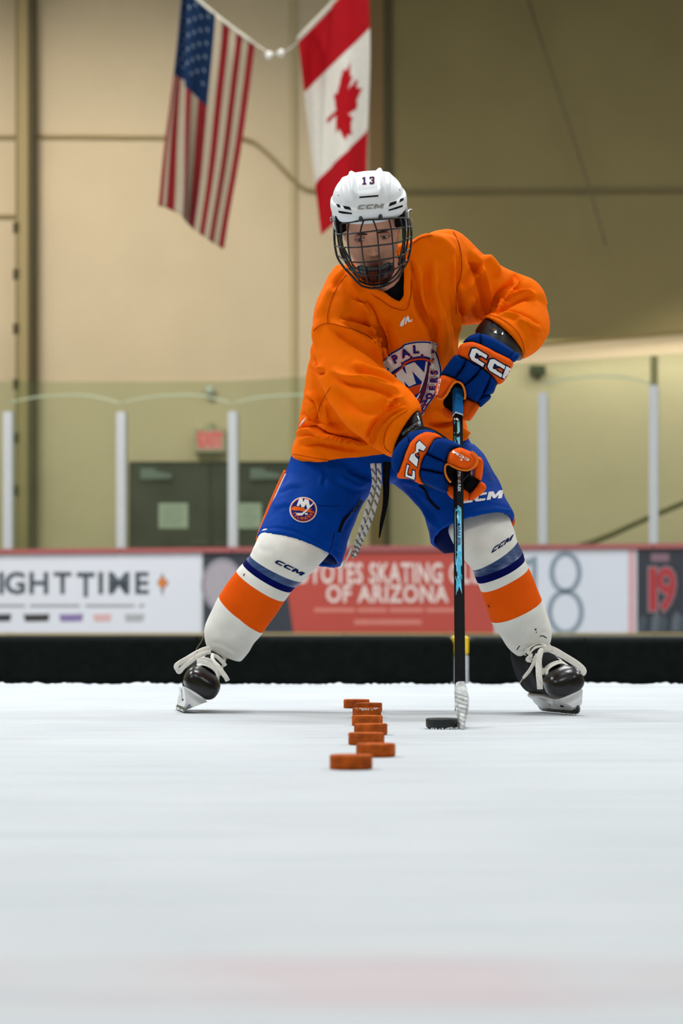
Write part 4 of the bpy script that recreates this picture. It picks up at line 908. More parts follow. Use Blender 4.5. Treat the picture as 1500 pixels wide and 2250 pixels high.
# hollow hem: faces pointing straight down into the shorts are dropped later by the V opening routine
LY = (6.30, 6.80)      # depth window of the sleeve that crosses the chest
F_ = [
 # shoulder of the near sleeve and long drag lines running to the elbow
 ([(722, 712), (760, 735), (800, 760), (840, 790), (868, 820)], 10, 5.5, 'f'), ([(745, 700), (790, 712), (825, 735), (838, 770), (845, 800)], 7, -6, 'f'),
 ([(704, 790), (712, 830), (735, 880), (770, 925), (810, 965)], 12, 4, 'g'), ([(724, 815), (760, 835), (810, 843), (855, 858), (885, 880)], 9, 6.5, 'f'),
 ([(730, 850), (760, 885), (800, 905), (850, 888), (890, 862)], 12, -5, 'g', *LY), ([(770, 800), (815, 822), (860, 832), (882, 842)], 8, 4.5, 'f', *LY), ([(850, 905), (862, 880), (878, 872), (888, 890)], 6, 5, 'g', *LY),
 ([(815, 1000), (812, 960), (825, 930), (850, 905), (890, 892)], 4.5, -6.5, 'f', *LY), ([(830, 1003), (824, 970), (835, 940), (858, 915), (895, 900)], 3.5, -4.0, 'f', *LY), ([(845, 1008), (838, 975), (848, 945), (868, 925)], 3, -3.0, 'g', *LY),
 ([(700, 700), (690, 760), (700, 800)], 10, 3, 'g'), ([(770, 655), (800, 672), (820, 710), (832, 760), (838, 800)], 9, -6, 'f'), ([(755, 600), (785, 640), (812, 690), (828, 740)], 8, 4.5, 'g'),
 # chest
 ([(905, 620), (915, 680), (940, 730), (955, 800), (965, 860)], 14, -4, 'f'), ([(900, 560), (915, 610), (925, 660), (950, 720)], 9, 5, 'f'), ([(948, 555), (945, 620), (955, 690), (962, 760), (958, 840)], 10, 5, 'f'), ([(1003, 560), (1000, 620), (1004, 680), (1006, 760)], 9, -8, 'f'), ([(985, 600), (978, 680), (985, 760), (1000, 840)], 12, 4, 'g'),
 ([(845, 700), (848, 745), (862, 790)], 8, -4, 'g'), ([(855, 690), (875, 740), (880, 780)], 10, 3, 'g'),
 # far sleeve: folds gathered at the elbow crook
 ([(1018, 640), (1045, 600), (1062, 590)], 9, -4.5, 'f'), ([(1075, 690), (1068, 640), (1050, 590), (1035, 550)], 8, -6.5, 'f'), ([(1085, 690), (1105, 650), (1130, 625), (1140, 600)], 8, -6, 'f'), ([(1088, 684), (1120, 662), (1155, 650), (1180, 655)], 7, 5.5, 'f'),
 ([(1085, 692), (1120, 690), (1160, 705), (1195, 735)], 6, -6, 'f'), ([(1080, 685), (1100, 668), (1130, 656), (1165, 640)], 5, -4.5, 'f'), ([(1130, 700), (1165, 715), (1195, 728)], 8, 5, 'g'), ([(1060, 560), (1085, 585), (1095, 610)], 8, 5, 'g'), ([(1135, 600), (1138, 620), (1128, 640)], 6, -4, 'g'),
 ([(1014, 700), (1030, 670), (1045, 650)], 8, 4, 'g'), ([(1060, 706), (1052, 690), (1042, 670)], 5, -4, 'f'),
 # belly and hem
 ([(640, 958), (672, 940), (700, 948), (735, 965), (780, 975), (815, 973)], 7, -9, 'f'), ([(655, 975), (700, 968), (750, 978), (800, 985)], 8, 6, 'f'), ([(672, 905), (690, 925), (720, 935), (760, 948)], 10, -5, 'f'), ([(668, 870), (695, 880), (705, 915), (720, 935)], 8, 5, 'f'),
 ([(685, 800), (700, 815), (715, 812)], 6, 5, 'f'), ([(665, 905), (672, 915), (690, 922), (710, 925)], 6, -6, 'g'), ([(720, 880), (715, 910), (722, 940)], 8, 4, 'g'), ([(640, 1000), (700, 1012), (780, 1022), (850, 1024)], 5, 2.5, 'g'),
 ([(935, 930), (960, 940), (1000, 925), (1022, 900)], 8, -6, 'f'), ([(950, 900), (975, 915), (1005, 905)], 9, 6, 'g'), ([(1000, 940), (1015, 952), (1026, 960)], 6, 5, 'f'), ([(940, 880), (935, 910), (945, 935)], 8, -4, 'g'),
 ([(880, 1000), (920, 955), (950, 935)], 8, -4, 'g'),
 # shoulders
 ([(735, 625), (715, 660), (703, 700)], 9, 3, 'g'), ([(940, 520), (975, 530), (1000, 560)], 9, 3, 'g'), ([(905, 535), (930, 525), (960, 520)], 6, 4, 'g'), ([(760, 590), (745, 612), (728, 640)], 6, -3, 'g')]
sculpt(jersey, [(s[0], s[1], s[2] * 3.5, *s[3:]) for s in F_])
relax(jersey, 4)
# broad cloth undulation so that no panel is dead smooth
def undulate(o, amp, scale, seed=0):
    from mathutils import noise
    me = o.data; co = get_co(me); no = get_no(me)
    d = np.array([noise.noise(Vector((c * scale)) + Vector((seed, 0, 0))) for c in co]); co += no * (d * amp)[:, None]; me.vertices.foreach_set('co', co.ravel()); me.update()
undulate(jersey, 0.0045, 9.0, 3); undulate(jersey, 0.0012, 34.0, 8)
def cut_region(o, poly, facing=0.0, ymin=-1e9, ymax=1e9):
    me = o.data; bm = bmesh.new(); bm.from_mesh(me); bm.faces.ensure_lookup_table(); kill = []
    cs = np.array([f.calc_center_median()[:] for f in bm.faces]); x, y = proj(cs)
    for f, a, b in zip(bm.faces, x, y):
        if poly[0][0] - 400 < a and in_poly(a, b, poly) and ymin < f.calc_center_median().y < ymax and f.normal.dot(Vector(CAM) - f.calc_center_median()) > facing: kill.append(f)
    bmesh.ops.delete(bm, geom=kill, context='FACES'); bm.to_mesh(me); bm.free(); me.update()
VN = [(800, 560), (812, 626), (829, 638), (844, 645), (859, 656), (872, 662), (883, 662), (887, 645), (888, 606), (884, 560)]
cut_region(jersey, VN, ymax=6.80)
TJ = bvh(jersey)
shirt = remesh_union('undershirt', [loft_data([(775, 720, 945, 700, 6.845, .125, 0), (788, 660, 940, 630, 6.82, .118, 0), (800, 620, 925, 590, 6.80, .10, 0), (812, 612, 905, 586, 6.785, .090, 0), (815, 600, 902, 574, 6.765, .082, .02), (818, 588, 897, 562, 6.75, .076, .02)], n=40, sub=5)[:2]], 0.006, BLK, who, smooth=4)
def on(tree, x, y, off=0.0, fallback=6.8):
    d = Vector(ray(x, y)).normalized(); h = tree.ray_cast(Vector(CAM), d)
    if h[0] is None: return P(x, y, fallback)
    return np.array(h[0] - d * off)
# ribbed V collar following the opening
cl = [(800, 600), (810, 626), (827, 638), (843, 645), (858, 656), (871, 663), (883, 664), (888, 650), (889, 628), (890, 600), (888, 575)]
V, Fc = ribbon_data([on(TJ, x + (5 if x > 886 else -2), y + (4 if x < 886 else 2), 0.0, 6.72) - np.array([0, 0.001, 0]) for x, y in cl], 0.020, 0.007, n=10, sub=4)
o = mesh_obj('collar', V, Fc, ORG, jersey); fix_normals(o)
SEAMC = mat('seam_thread', (176, 66, 8), 0.85)
def seam(pts, parent=jersey, tree=None, m=SEAMC, wd=1.7, off=0.0014, nm='seam'):
    q = np.array(catmull([np.array(p, float) for p in pts], 6)); t = np.gradient(q, axis=0); n = np.stack([-t[:, 1], t[:, 0]], 1) / (np.linalg.norm(t, axis=1)[:, None] + 1e-9) * wd / 2
    k = len(q); v = [tuple(p) for p in q + n] + [tuple(p) for p in q - n]; f = []
    for i in range(k - 1): f += [(i, i + 1, k + i + 1), (i, k + i + 1, k + i)]
    return decal(nm, (v, f), ident, tree or TJ, m, parent, off=off, step=6)
seam([(761, 603), (742, 628), (727, 662), (720, 690), (720, 712)]); seam([(688, 727), (705, 714), (722, 711), (752, 717), (785, 727), (812, 740), (826, 755)])
seam([(905, 535), (925, 524), (950, 517)]); seam([(995, 508), (1008, 535), (1014, 575), (1012, 605), (1003, 640), (1002, 690)]); seam([(1052, 695), (1062, 708)])
seam([(792, 606), (800, 625), (816, 645), (840, 662), (862, 676), (890, 681), (900, 660), (904, 632), (900, 600)]); seam([(726, 850), (705, 885), (695, 920)], wd=1.3)
seam([(640, 997), (690, 1006), (740, 1014), (800, 1019), (860, 1020)], wd=1.2); seam([(872, 1002), (846, 985), (846, 950), (866, 922), (896, 900)], wd=1.2)
seam([(1066, 690), (1100, 700), (1130, 722), (1148, 752), (1152, 780)], wd=1.3)
# small white mark on the chest
def Z4(l): return [(840 + x / 3.75, 640 + y / 3.75) for x, y in l]
decal_poly('chest_mark', Z4([(141, 286), (150, 255), (175, 222), (190, 207), (178, 260), (172, 282), (158, 290)]), TJ, WHT, jersey, smooth=1)
decal_poly('chest_mark', Z4([(182, 275), (192, 225), (205, 203), (217, 206), (222, 230), (232, 244), (240, 226), (247, 228), (243, 250), (212, 256), (203, 235), (196, 268)]), TJ, WHT, jersey, smooth=1)
decal_poly('side_mark', [(657, 938), (662, 926), (672, 917), (671, 921), (664, 930)], TJ, WHT, jersey, smooth=1)
TJC = bvh(jersey, 6.69)
# ---- chest crest, traced in the crop's own units
def ZC_(l): return [(830 + x / 9.375, 730 + y / 9.375) for x, y in l]
crest = empty('crest', tuple(on(TJ, 905, 840))); adopt(crest, jersey)
CRW = mat('crest_white', (236, 228, 222), 0.7); CRN = mat('crest_navy', (30, 38, 116), 0.7); CRB = mat('crest_blue', (18, 48, 142), 0.7); CRO = mat('crest_orange', (226, 78, 24), 0.7); CRM = mat('crest_maroon', (96, 34, 64), 0.7)
YS = (0,)
_cr = [0.0]
def cr(l, m, nm='crest_shape', smooth=2, st=4.0):
    _cr[0] += 0.00028; return decal_poly(nm, ZC_(l), TJC, m, crest, smooth=smooth, off=0.0010 + _cr[0], step=st)
outer = [(100, 640), (150, 560), (260, 430), (400, 350), (500, 290), (540, 240), (680, 200), (850, 178), (1000, 180), (1120, 200), (1220, 236), (1216, 300), (1200, 380), (1260, 540), (1312, 740), (1312, 860), (1280, 990), (1240, 1130), (1165, 1330), (1060, 1480), (960, 1640), (880, 1735), (760, 1700), (560, 1560), (380, 1400), (240, 1200), (150, 950), (110, 780)]
cr(outer, CRW)
def band(line, w_, m, nm='crest_ring'):
    _cr[0] += 0.00028; q = np.array(catmull([np.array(p, float) for p in ZC_(line)], 5)); t = np.gradient(q, axis=0); n = np.stack([-t[:, 1], t[:, 0]], 1) / (np.linalg.norm(t, axis=1)[:, None] + 1e-9) * w_ / 9.375 / 2
    k = len(q); v = [tuple(p) for p in q + n] + [tuple(p) for p in q - n]; f = []
    for i in range(k - 1): f += [(i, i + 1, k + i + 1), (i, k + i + 1, k + i)]
    return decal(nm, (v, f), ident, TJC, m, crest, off=0.0010 + _cr[0], step=5)
band([(118, 600), (155, 560), (265, 450), (400, 372), (505, 305), (545, 262), (680, 224), (850, 203), (1000, 205), (1120, 226), (1218, 262)], 32, CRN)
band([(1182, 395), (1240, 540), (1288, 740), (1290, 860), (1262, 985), (1216, 1130), (1145, 1320), (1045, 1465), (945, 1625), (870, 1712)], 30, CRN)
inner = [(225, 1000), (228, 930), (250, 870), (340, 770), (480, 690), (520, 610), (640, 545), (800, 500), (900, 492), (1000, 500), (1130, 550), (1100, 640), (1040, 870), (1040, 1080), (990, 1270), (900, 1460), (790, 1635), (700, 1640), (560, 1560), (430, 1420), (300, 1220)]
cr(inner, CRN, 'crest_field')
band([(268, 1100), (275, 985), (300, 915), (370, 850), (500, 730), (545, 650), (660, 590), (800, 557), (900, 552), (1000, 565), (1120, 606)], 36, CRO)
cr([(310, 1000), (340, 910), (500, 770), (560, 670), (680, 620), (820, 590), (950, 592), (985, 600), (960, 800), (930, 1020), (860, 1200), (760, 1480), (560, 1560), (420, 1400)], CRB, 'crest_field')
cr([(940, 1060), (990, 880), (1040, 660), (1090, 620), (1055, 800), (1010, 1010), (970, 1220), (860, 1480), (790, 1600), (840, 1360)], CRM)
cr([(480, 1190), (560, 1200), (610, 1150), (700, 1120), (880, 1065), (900, 1090), (840, 1250), (620, 1340), (510, 1430), (480, 1440), (470, 1300)], CRO, 'island', smooth=1)
cr([(362, 858), (500, 742), (555, 830), (588, 860), (548, 690), (750, 612), (950, 830), (985, 600), (1028, 605), (1000, 800), (940, 1020), (880, 1180), (850, 1240), (865, 1170), (905, 1015), (700, 795), (780, 1055), (640, 1118), (535, 1005), (580, 1150), (460, 1190), (400, 1000)], CRW, 'letters', smooth=1)
cr([(600, 1480), (760, 1380), (850, 1260), (865, 1262), (800, 1400), (720, 1480), (640, 1530)], CRW, 'stick_blade'); cr([(640, 1530), (690, 1480), (720, 1560), (745, 1430), (780, 1450), (760, 1600), (800, 1420), (850, 1350), (880, 1370), (800, 1560), (780, 1630), (700, 1590)], CRO, 'letters', smooth=1)
band([(1075, 680), (1060, 800), (1030, 1010), (985, 1230), (900, 1430), (800, 1630)], 12, CRW)
def slab_text(ch, cx, cy, s, rot, m1, m2, sx=1.0):
    for m, b, dz in ((m1, 0.085, 0), (m2, 0.05, 1)):
        _cr[0] += 0.00015; x0, y0 = ZC_([(cx, cy)])[0]; r = math.radians(rot); S = s / 9.375
        xf = lambda x, y: (x0 + S * (sx * x * math.cos(r) - y * math.sin(r)), y0 - S * (sx * x * math.sin(r) + y * math.cos(r)))
        decal('letter', text_mesh2d(ch, b), xf, TJC, m, crest, off=0.0012 + _cr[0], step=5)
CRE = mat('crest_edge', (206, 60, 44), 0.7)
for ch, x, y, r in (('P', 355, 560, 27), ('.', 480, 590, 25), ('A', 560, 435, 22), ('.', 670, 460, 14), ('L', 775, 360, 4), ('.', 905, 420, 0)): slab_text(ch, x, y, 215, r, CRE, CRN, 1.05)
for ch, x, y, r in (('S', 1160, 830, 97), ('R', 1150, 985, 97), ('E', 1125, 1150, 104), ('D', 1060, 1310, 112), ('N', 965, 1450, 122), ('A', 890, 1600, 128)): slab_text(ch, x, y, 190, r - 12, CRE, CRN, 0.85)
def star(cx, cy, R, rot): return [(cx + (R if k % 2 == 0 else R * .42) * math.sin(math.pi * k / 5 + rot), cy - (R if k % 2 == 0 else R * .42) * math.cos(math.pi * k / 5 + rot)) for k in range(10)]
cr(star(1130, 395, 72, .3), CRE, 'star', 1); cr(star(1130, 395, 58, .3), CRN, 'star', 1); cr(star(200, 755, 62, -.1), CRN, 'star', 1); cr(star(1135, 560, 40, .2), CRM, 'star', 1)
# ------------------------------------------------------------------ shorts
sh_l = hollow([(640, 1000, 860, 1030, 7.0, .13, .0), (624, 1045, 842, 1060, 6.99, .135, .0), (606, 1085, 808, 1090, 6.965, .135, .01), (588, 1130, 782, 1140, 6.93, .13, .02), (568, 1178, 752, 1232, 6.89, .122, .028), (566, 1184, 748, 1238, 6.888, .12, .028)], 0.06, n=56, sub=5, inner=0.90, pw=2.2)
sh_r = hollow([(840, 1035, 1042, 975, 7.0, .13, 0), (868, 1065, 1064, 1000, 6.97, .135, .0), (900, 1092, 1090, 1050, 6.91, .135, .01), (930, 1130, 1110, 1095, 6.85, .135, .025), (944, 1184, 1128, 1136, 6.79, .125, .040), (946, 1190, 1129, 1143, 6.785, .123, .040)], 0.06, n=56, sub=5, inner=0.90, pw=2.2)
pelvis = loft_data([(648, 985, 1020, 950, 7.0, .15, 0), (640, 1010, 1036, 975, 7.0, .152, 0), (650, 1035, 1040, 1010, 7.0, .145, 0), (720, 1055, 985, 1045, 7.0, .13, 0), (790, 1062, 900, 1060, 7.0, .10, 0)], n=56, sub=5)[:2]
shorts = remesh_union('shorts', [sh_l, sh_r, pelvis], 0.0042, BLU, who, smooth=6, sfac=0.5)
sculpt(shorts, [([(575, 1166), (605, 1160), (650, 1168), (700, 1188), (748, 1214)], 2.5, -2.2, 'c'), ([(948, 1166), (985, 1140), (1030, 1116), (1080, 1108), (1120, 1118)], 2.5, -2.2, 'c'),
  ([(570, 1176), (600, 1170), (650, 1180), (700, 1202), (746, 1230)], 5, 2.0, 'c'), ([(950, 1182), (990, 1152), (1040, 1128), (1090, 1122), (1125, 1134)], 5, 2.0, 'c'),
  ([(760, 1035), (800, 1052), (840, 1050)], 9, -6, 'f'), ([(735, 1050), (780, 1072), (812, 1068)], 9, 5, 'f'), ([(700, 1025), (710, 1040), (705, 1070)], 6, -3, 'f'), ([(612, 1085), (640, 1070), (665, 1068)], 7, 3, 'f'), ([(600, 1120), (625, 1110), (650, 1112)], 8, 2.5, 'f'),
  ([(800, 1092), (780, 1120), (758, 1150), (745, 1180)], 6, -4, 'f'), ([(870, 1070), (910, 1095), (940, 1130), (960, 1160)], 10, -5, 'f'), ([(880, 1060), (925, 1075), (960, 1100)], 9, 4, 'f'), ([(900, 1085), (930, 1120), (945, 1160)], 8, 4, 'g'), ([(1050, 1000), (1075, 1040), (1090, 1080)], 9, 3, 'g'),
  ([(715, 1120), (700, 1160), (690, 1190)], 12, 3, 'g'), ([(640, 1040), (632, 1080), (615, 1130)], 12, 3, 'g'), ([(735, 1180), (728, 1205), (735, 1228)], 7, -4, 'f'), ([(1030, 1135), (1075, 1125)], 8, 2, 'g'), ([(960, 1150), (965, 1175), (958, 1190)], 6, -3, 'f')])
undulate(shorts, 0.004, 11.0, 5); undulate(shorts, 0.0010, 45.0, 9)
TS = bvh(shorts)
for rr_ in ([(600, 1178, 748, 1222, 6.92, .105, .02), (640, 1200, 746, 1236, 6.93, .09, .0), (672, 1222, 738, 1242, 6.935, .06, .0)], [(944, 1176, 1100, 1140, 6.84, .10, .02), (946, 1190, 1060, 1165, 6.86, .085, 0), (958, 1203, 1040, 1190, 6.865, .07, 0), (975, 1216, 1020, 1212, 6.87, .045, 0)]):
    V, Fc, _ = loft_data(rr_, n=32, sub=4); o = mesh_obj('leg_lining', V, Fc, NV2, shorts); fix_normals(o)
ribbon('piping', [P(x, y, Y) for x, y, Y in ((628, 1036, 6.985), (613, 1068, 6.97), (597, 1105, 6.95), (582, 1143, 6.92), (569, 1180, 6.89), (569, 1192, 6.885))], 0.016, 0.02, mat('piping_orange', (226, 98, 34), .6), shorts, sub=5)
ribbon('piping', [P(x, y, Y) for x, y, Y in ((627, 1043, 6.972), (612, 1075, 6.955), (596, 1112, 6.935), (582, 1148, 6.905), (571, 1180, 6.872))], 0.005, 0.018, WHT, shorts, sub=5)
ribbon('piping', [P(x, y, Y) for x, y, Y in ((1124, 1136, 6.80), (1127, 1144, 6.80), (1124, 1156, 6.805))], 0.012, 0.02, mat('piping_orange', (226, 98, 34)), shorts, sub=4)
seam([(794, 1099), (784, 1116), (770, 1128), (757, 1140), (750, 1155), (745, 1170)], shorts, TS, BLK, 6.5, nm='piping'); seam([(921, 1066), (934, 1078), (942, 1096), (952, 1108), (965, 1119)], shorts, TS, BLK, 5.5, nm='piping')
SMB = mat('shorts_seam', (8, 34, 110), .8)
seam([(735, 1170), (730, 1195), (722, 1214)], shorts, TS, SMB, 1.5); seam([(696, 1110), (720, 1112), (745, 1112)], shorts, TS, SMB, 1.2)
# side emblem: round badge with interlocked letters, island and stick
bd = empty('badge', tuple(on(TS, 666, 1118))); adopt(bd, shorts)
def ZB(l): return [(620 + x / 16.667, 1080 + y / 16.667) for x, y in l]
_b = [0.0]
BO = mat('badge_orange', (236, 104, 26), 0.7)
def bdg(l, m, nm, smooth=1): _b[0] += 0.0003; decal_poly(nm, ZB(l), TS, m, bd, smooth=smooth, off=0.001 + _b[0], step=5)
bdg(disc(768, 668, 505, 468), CRW, 'badge_ring'); bdg(disc(768, 668, 468, 436), BO, 'badge_ring'); bdg(disc(768, 668, 440, 408), CRN, 'badge_field')
bdg([(320, 660), (380, 570), (450, 540), (560, 560), (700, 580), (860, 650), (900, 700), (1000, 640), (1110, 632), (1010, 690), (1120, 740), (1225, 770), (1100, 780), (960, 760), (800, 750), (640, 700), (440, 700)], BO, 'island')
bdg([(530, 525), (610, 290), (640, 255), (740, 250), (760, 370), (790, 370), (815, 275), (965, 300), (1005, 520), (1145, 410), (1165, 435), (850, 770), (725, 880), (500, 880), (500, 790), (720, 790), (910, 640), (870, 470), (790, 590), (700, 570), (660, 440), (610, 545)], WHT, 'letters')
bdg(disc(880, 825, 55, 35, 20), WHT, 'puck_mark')
for i, ch in enumerate('ISLANDERS'):
    a = math.radians(-160 + 160 * (i / 8.0) * .88 + 4); x, y = ZB([(768 + 350 * math.cos(a), 668 - 318 * math.sin(a))])[0]
    decal('letter', text_mesh2d(ch, .03), upright(x, y, 9.0, math.degrees(a) + 90, 9.5), TS, BO, bd, off=0.0032, step=4)
# thigh lettering
decal('lettering', poly_mesh2d(ccm(.18)), lambda x, y: (1013 + x * 2.55, 1107 - y * 1.75 - x * .36), TS, WHT, shorts, off=.0014, step=4)
# waist laces
LW = mat('lace_white', (208, 207, 200), 0.85, var=0.05, vs=150, bump=.5, bs=900); LG = mat('lace_grey', (112, 114, 118), 0.85)
drw = empty('drawstring', tuple(P(825, 1030, 6.80))); adopt(drw, who)
st1 = [(818, 1018), (822, 1060), (812, 1100), (800, 1145), (786, 1185), (778, 1215), (776, 1226)]; st2 = [(832, 1018), (833, 1060), (826, 1100), (812, 1145), (796, 1182), (786, 1205), (779, 1222)]
st3 = [(808, 1150), (790, 1190), (770, 1215), (762, 1232), (750, 1250)]
for k, (st, w_) in enumerate(((st1, 11), (st2, 11))):
    Yd = 6.80 - 0.006 * k; ribbon('cord', [P(x, y, Yd) for x, y in st], np.array([w_, w_, w_, w_, w_ * .95, w_ * .8, w_ * .6]) / 790, 0.003, LW, drw, n=10, sub=6)
    for j in range(13):
        t = 0.06 + j * 0.068; q = catmull([np.array(p, float) for p in st], 20); i0 = int(t * (len(q) - 1)); a = q[i0]; b = q[min(i0 + 5, len(q) - 1)]
        ribbon('fleck', [P(a[0] - 4.4, a[1], Yd - .0019), P(b[0] + 4.4, b[1] + 2, Yd - .0019)], 0.006, 0.0012, LG, drw, n=6, sub=1)
ribbon('cord_end', [P(x, y, 6.79) for x, y in ((772, 1205), (765, 1222), (757, 1236), (750, 1250))], np.array([6, 5, 4, 2.5]) / 790, 0.003, LW, drw, sub=4)
ribbon('strap', [P(x, y, 6.83) for x, y in ((850, 1015), (848, 1050), (848, 1085), (845, 1115), (838, 1150), (833, 1182))], np.array([20, 17, 15, 12, 9, 3]) / 790, 0.003, BLK, who, sub=5)
# ------------------------------------------------------------------ socks
SW_ = mat('sock_white', (246, 244, 238), 0.85, var=0.035, vs=9, bump=.3, bs=900, col2=(228, 226, 218)); SO = mat('sock_orange', (242, 92, 12), 0.82, var=.05, vs=12, bump=.2, bs=900); SN = mat('sock_navy', (5, 14, 84), 0.8, var=.1)
STP = mat('sock_tape', (52, 82, 132), 0.35, var=.3, vs=30, stretch=(1, 1, 6), col2=(28, 52, 104))
sock_l = loft('sock', [(585, 1140, 745, 1185, 6.88, .090, 0), (564, 1186, 714, 1226, 6.84, .092, -.012), (549, 1219, 665, 1277, 6.83, .080, -.016), (541, 1228, 651, 1288, 6.832, .079, -.018), (533, 1238, 640, 1299, 6.835, .078, -.018), (519, 1254, 627, 1319, 6.84, .077, -.018), (481, 1311, 578, 1388, 6.88, .072, -.018),
   (455, 1364, 558, 1412, 6.905, .068, -.016), (449, 1392, 547, 1432, 6.915, .064, -.012), (454, 1420, 530, 1452, 6.92, .056, -.006), (462, 1424, 522, 1450, 6.92, .048, -.004)], [SW_, STP, SN, SO], who, segmat=[0, 0, 1, 2, 0, 3, 0, 0, 0, 0, 0], n=72, sub=8)
sock_r = loft('sock', [(992, 1120, 1112, 1100, 6.82, .080, 0), (985, 1165, 1121, 1140, 6.775, .088, -.006), (1006, 1215, 1130, 1170, 6.735, .086, -.014), (1036, 1250, 1135, 1189, 6.72, .080, -.018), (1042, 1264, 1147, 1214, 6.71, .079, -.018), (1047, 1279, 1153, 1229, 6.69, .078, -.018), (1054, 1298, 1161, 1246, 6.70, .077, -.018), (1079, 1365, 1190, 1317, 6.74, .073, -.018),
   (1100, 1400, 1209, 1374, 6.77, .068, -.016), (1116, 1424, 1210, 1400, 6.785, .062, -.012), (1134, 1440, 1205, 1416, 6.79, .056, -.006), (1142, 1439, 1198, 1420, 6.79, .046, -.004)], [SW_, STP, SN, SO], who, segmat=[0, 0, 0, 1, 2, 0, 3, 0, 0, 0, 0, 0], n=72, sub=8)
for o, fl in ((sock_l, [([(566, 1200), (575, 1207), (600, 1212)], 5, -3, 'g'), ([(463, 1400), (500, 1405), (520, 1395)], 10, 3, 'g'), ([(540, 1330), (520, 1370), (505, 1400)], 10, -3, 'g'), ([(460, 1415), (490, 1420), (520, 1440)], 5, -3, 'f'), ([(600, 1190), (640, 1195), (690, 1220)], 9, 3, 'g'), ([(560, 1215), (556, 1206), (562, 1196)], 4, 3, 'g')]),
              (sock_r, [([(1117, 1412), (1150, 1412), (1185, 1398), (1208, 1385)], 4, -3.5, 'f'), ([(1110, 1370), (1150, 1365), (1190, 1345)], 10, 2.5, 'g'), ([(1130, 1430), (1160, 1425), (1195, 1412)], 5, 2.5, 'f'), ([(1000, 1190), (1040, 1160), (1100, 1140)], 12, 3, 'g'), ([(1100, 1300), (1120, 1345)], 10, -2, 'g'), ([(1170, 1395), (1190, 1392), (1205, 1402)], 4, -3, 'f')])):
    sculpt(o, fl); undulate(o, .0028, 16.0, 2)
TKL = bvh(sock_l); TKR = bvh(sock_r)
decal('lettering', poly_mesh2d(ccm(.55)), lambda x, y: (601.5 + x * 1.72, 1236 - y * 1.05 + x * .84), TKL, mat('sock_print', (24, 36, 84), .7), sock_l, off=.0012, step=4)
decal('lettering', poly_mesh2d(ccm(.55)), lambda x, y: (1077.5 + x * 1.28, 1217 - y * 1.0 - x * .84), TKR, mat('sock_print', (24, 36, 84)), sock_r, off=.0012, step=4)
MK = mat('scuff', (52, 48, 46), .8)
for l in ([(1134, 1427), (1141, 1418), (1142, 1420), (1135, 1429)], [(1174, 1382), (1178, 1381), (1178, 1385), (1175, 1385)], [(1185, 1397), (1193, 1396), (1201, 1401), (1200, 1403), (1192, 1398), (1185, 1399)], [(1176, 1389), (1180, 1388), (1178, 1391)]): decal_poly('scuff', l, TKR, MK, sock_r, smooth=1, step=3)
for l in ([(1072, 1328), (1076, 1334), (1074, 1335), (1071, 1330)], ): decal_poly('scuff', l, TKR, MK, sock_r, smooth=1, step=3)
decal_poly('scuff', [(534, 1262), (538, 1259), (537, 1264), (534, 1266)], TKL, mat('scuff_soft', (170, 80, 30), .8), sock_l, smooth=1, step=3)
# ------------------------------------------------------------------ stick
T0 = P(1005, 858, 6.665); T1 = P(1011, 1586, 5.90)
def SL(py):      # the point of the shaft's axis seen at row py
    lo, hi = 0.0, 1.0
    for _ in range(40):
        m_ = (lo + hi) / 2; a, b = proj((T0 + (T1 - T0) * m_)[None])
        if b[0] < py: lo = m_
        else: hi = m_
    return T0 + (T1 - T0) * lo
stk = empty('hockey_stick', tuple(T1)); tag(stk, 'black and light blue hockey stick held upright in both gloves, white taped blade', 'stick')
ax = (T1 - T0) / np.linalg.norm(T1 - T0); sd = np.cross(ax, [0, 1, 0.0]); sd /= np.linalg.norm(sd); fr = np.cross(sd, ax)
if fr[1] > 0: fr = -fr
if sd[0] < 0: sd = -sd
tw = math.radians(-22); sd, fr = math.cos(tw) * sd + math.sin(tw) * fr, math.cos(tw) * fr - math.sin(tw) * sd      # turned so the narrow side shows at right
SB = mat('stick_black', (12, 13, 16), 0.56, var=.2); STQ = mat('stick_teal', (40, 172, 212), 0.35, var=.08, vs=60); SGR = mat('stick_side', (92, 96, 92), 0.35, var=.3, vs=60, stretch=(1, 1, 4))
GT = mat('grip_tape_blue', (34, 120, 196), 0.75, var=.12, vs=180, bump=.6, bs=900); SWH = mat('stick_white', (220, 224, 226), .5)
def shaft(name, y0, y1, w_, t_, m, parent=stk, n=2):
    V = []; Fc = []; k = 0; rows = np.linspace(y0, y1, n); c = 0.18
    for r in rows:
        o = SL(r)
        for a, b in ((1, 1 - c), (1 - c, 1), (-1 + c, 1), (-1, 1 - c), (-1, -1 + c), (-1 + c, -1), (1 - c, -1), (1, -1 + c)): V.append(o + sd * a * w_ / 2 + fr * b * t_ / 2)
    for i in range(n - 1):
        for q in range(8): p = (q + 1) % 8; Fc.append((i * 8 + q, i * 8 + p, i * 8 + 8 + p, i * 8 + 8 + q))
    Fc.append(tuple(range(8))); Fc.append(tuple(range(n * 8 - 1, n * 8 - 9, -1)))
    o = mesh_obj(name, V, Fc, m, parent, smooth=False); fix_normals(o); return o
WS, TS_ = 0.0225, 0.018
sh0 = shaft('shaft', 880, 1560, WS, TS_, SB, n=12)
TSH = bvh(sh0)
shaft('grip_tape', 858, 912, WS + .0022, TS_ + .0022, GT, n=10)
shaft('tape_end', 911, 915, WS + .0018, TS_ + .0018, SWH)
def onshaft(l, m, nm='shaft_print', sm=1, off=.0008): return decal_poly(nm, l, TSH, m, stk, smooth=sm, off=off, step=12)
cxr = lambda r: float(proj(SL(r)[None])[0][0])
def rel(l): return [(cxr(y) + x, y) for x, y in l]
TQ2 = mat('stick_teal2', (44, 164, 168), .35)
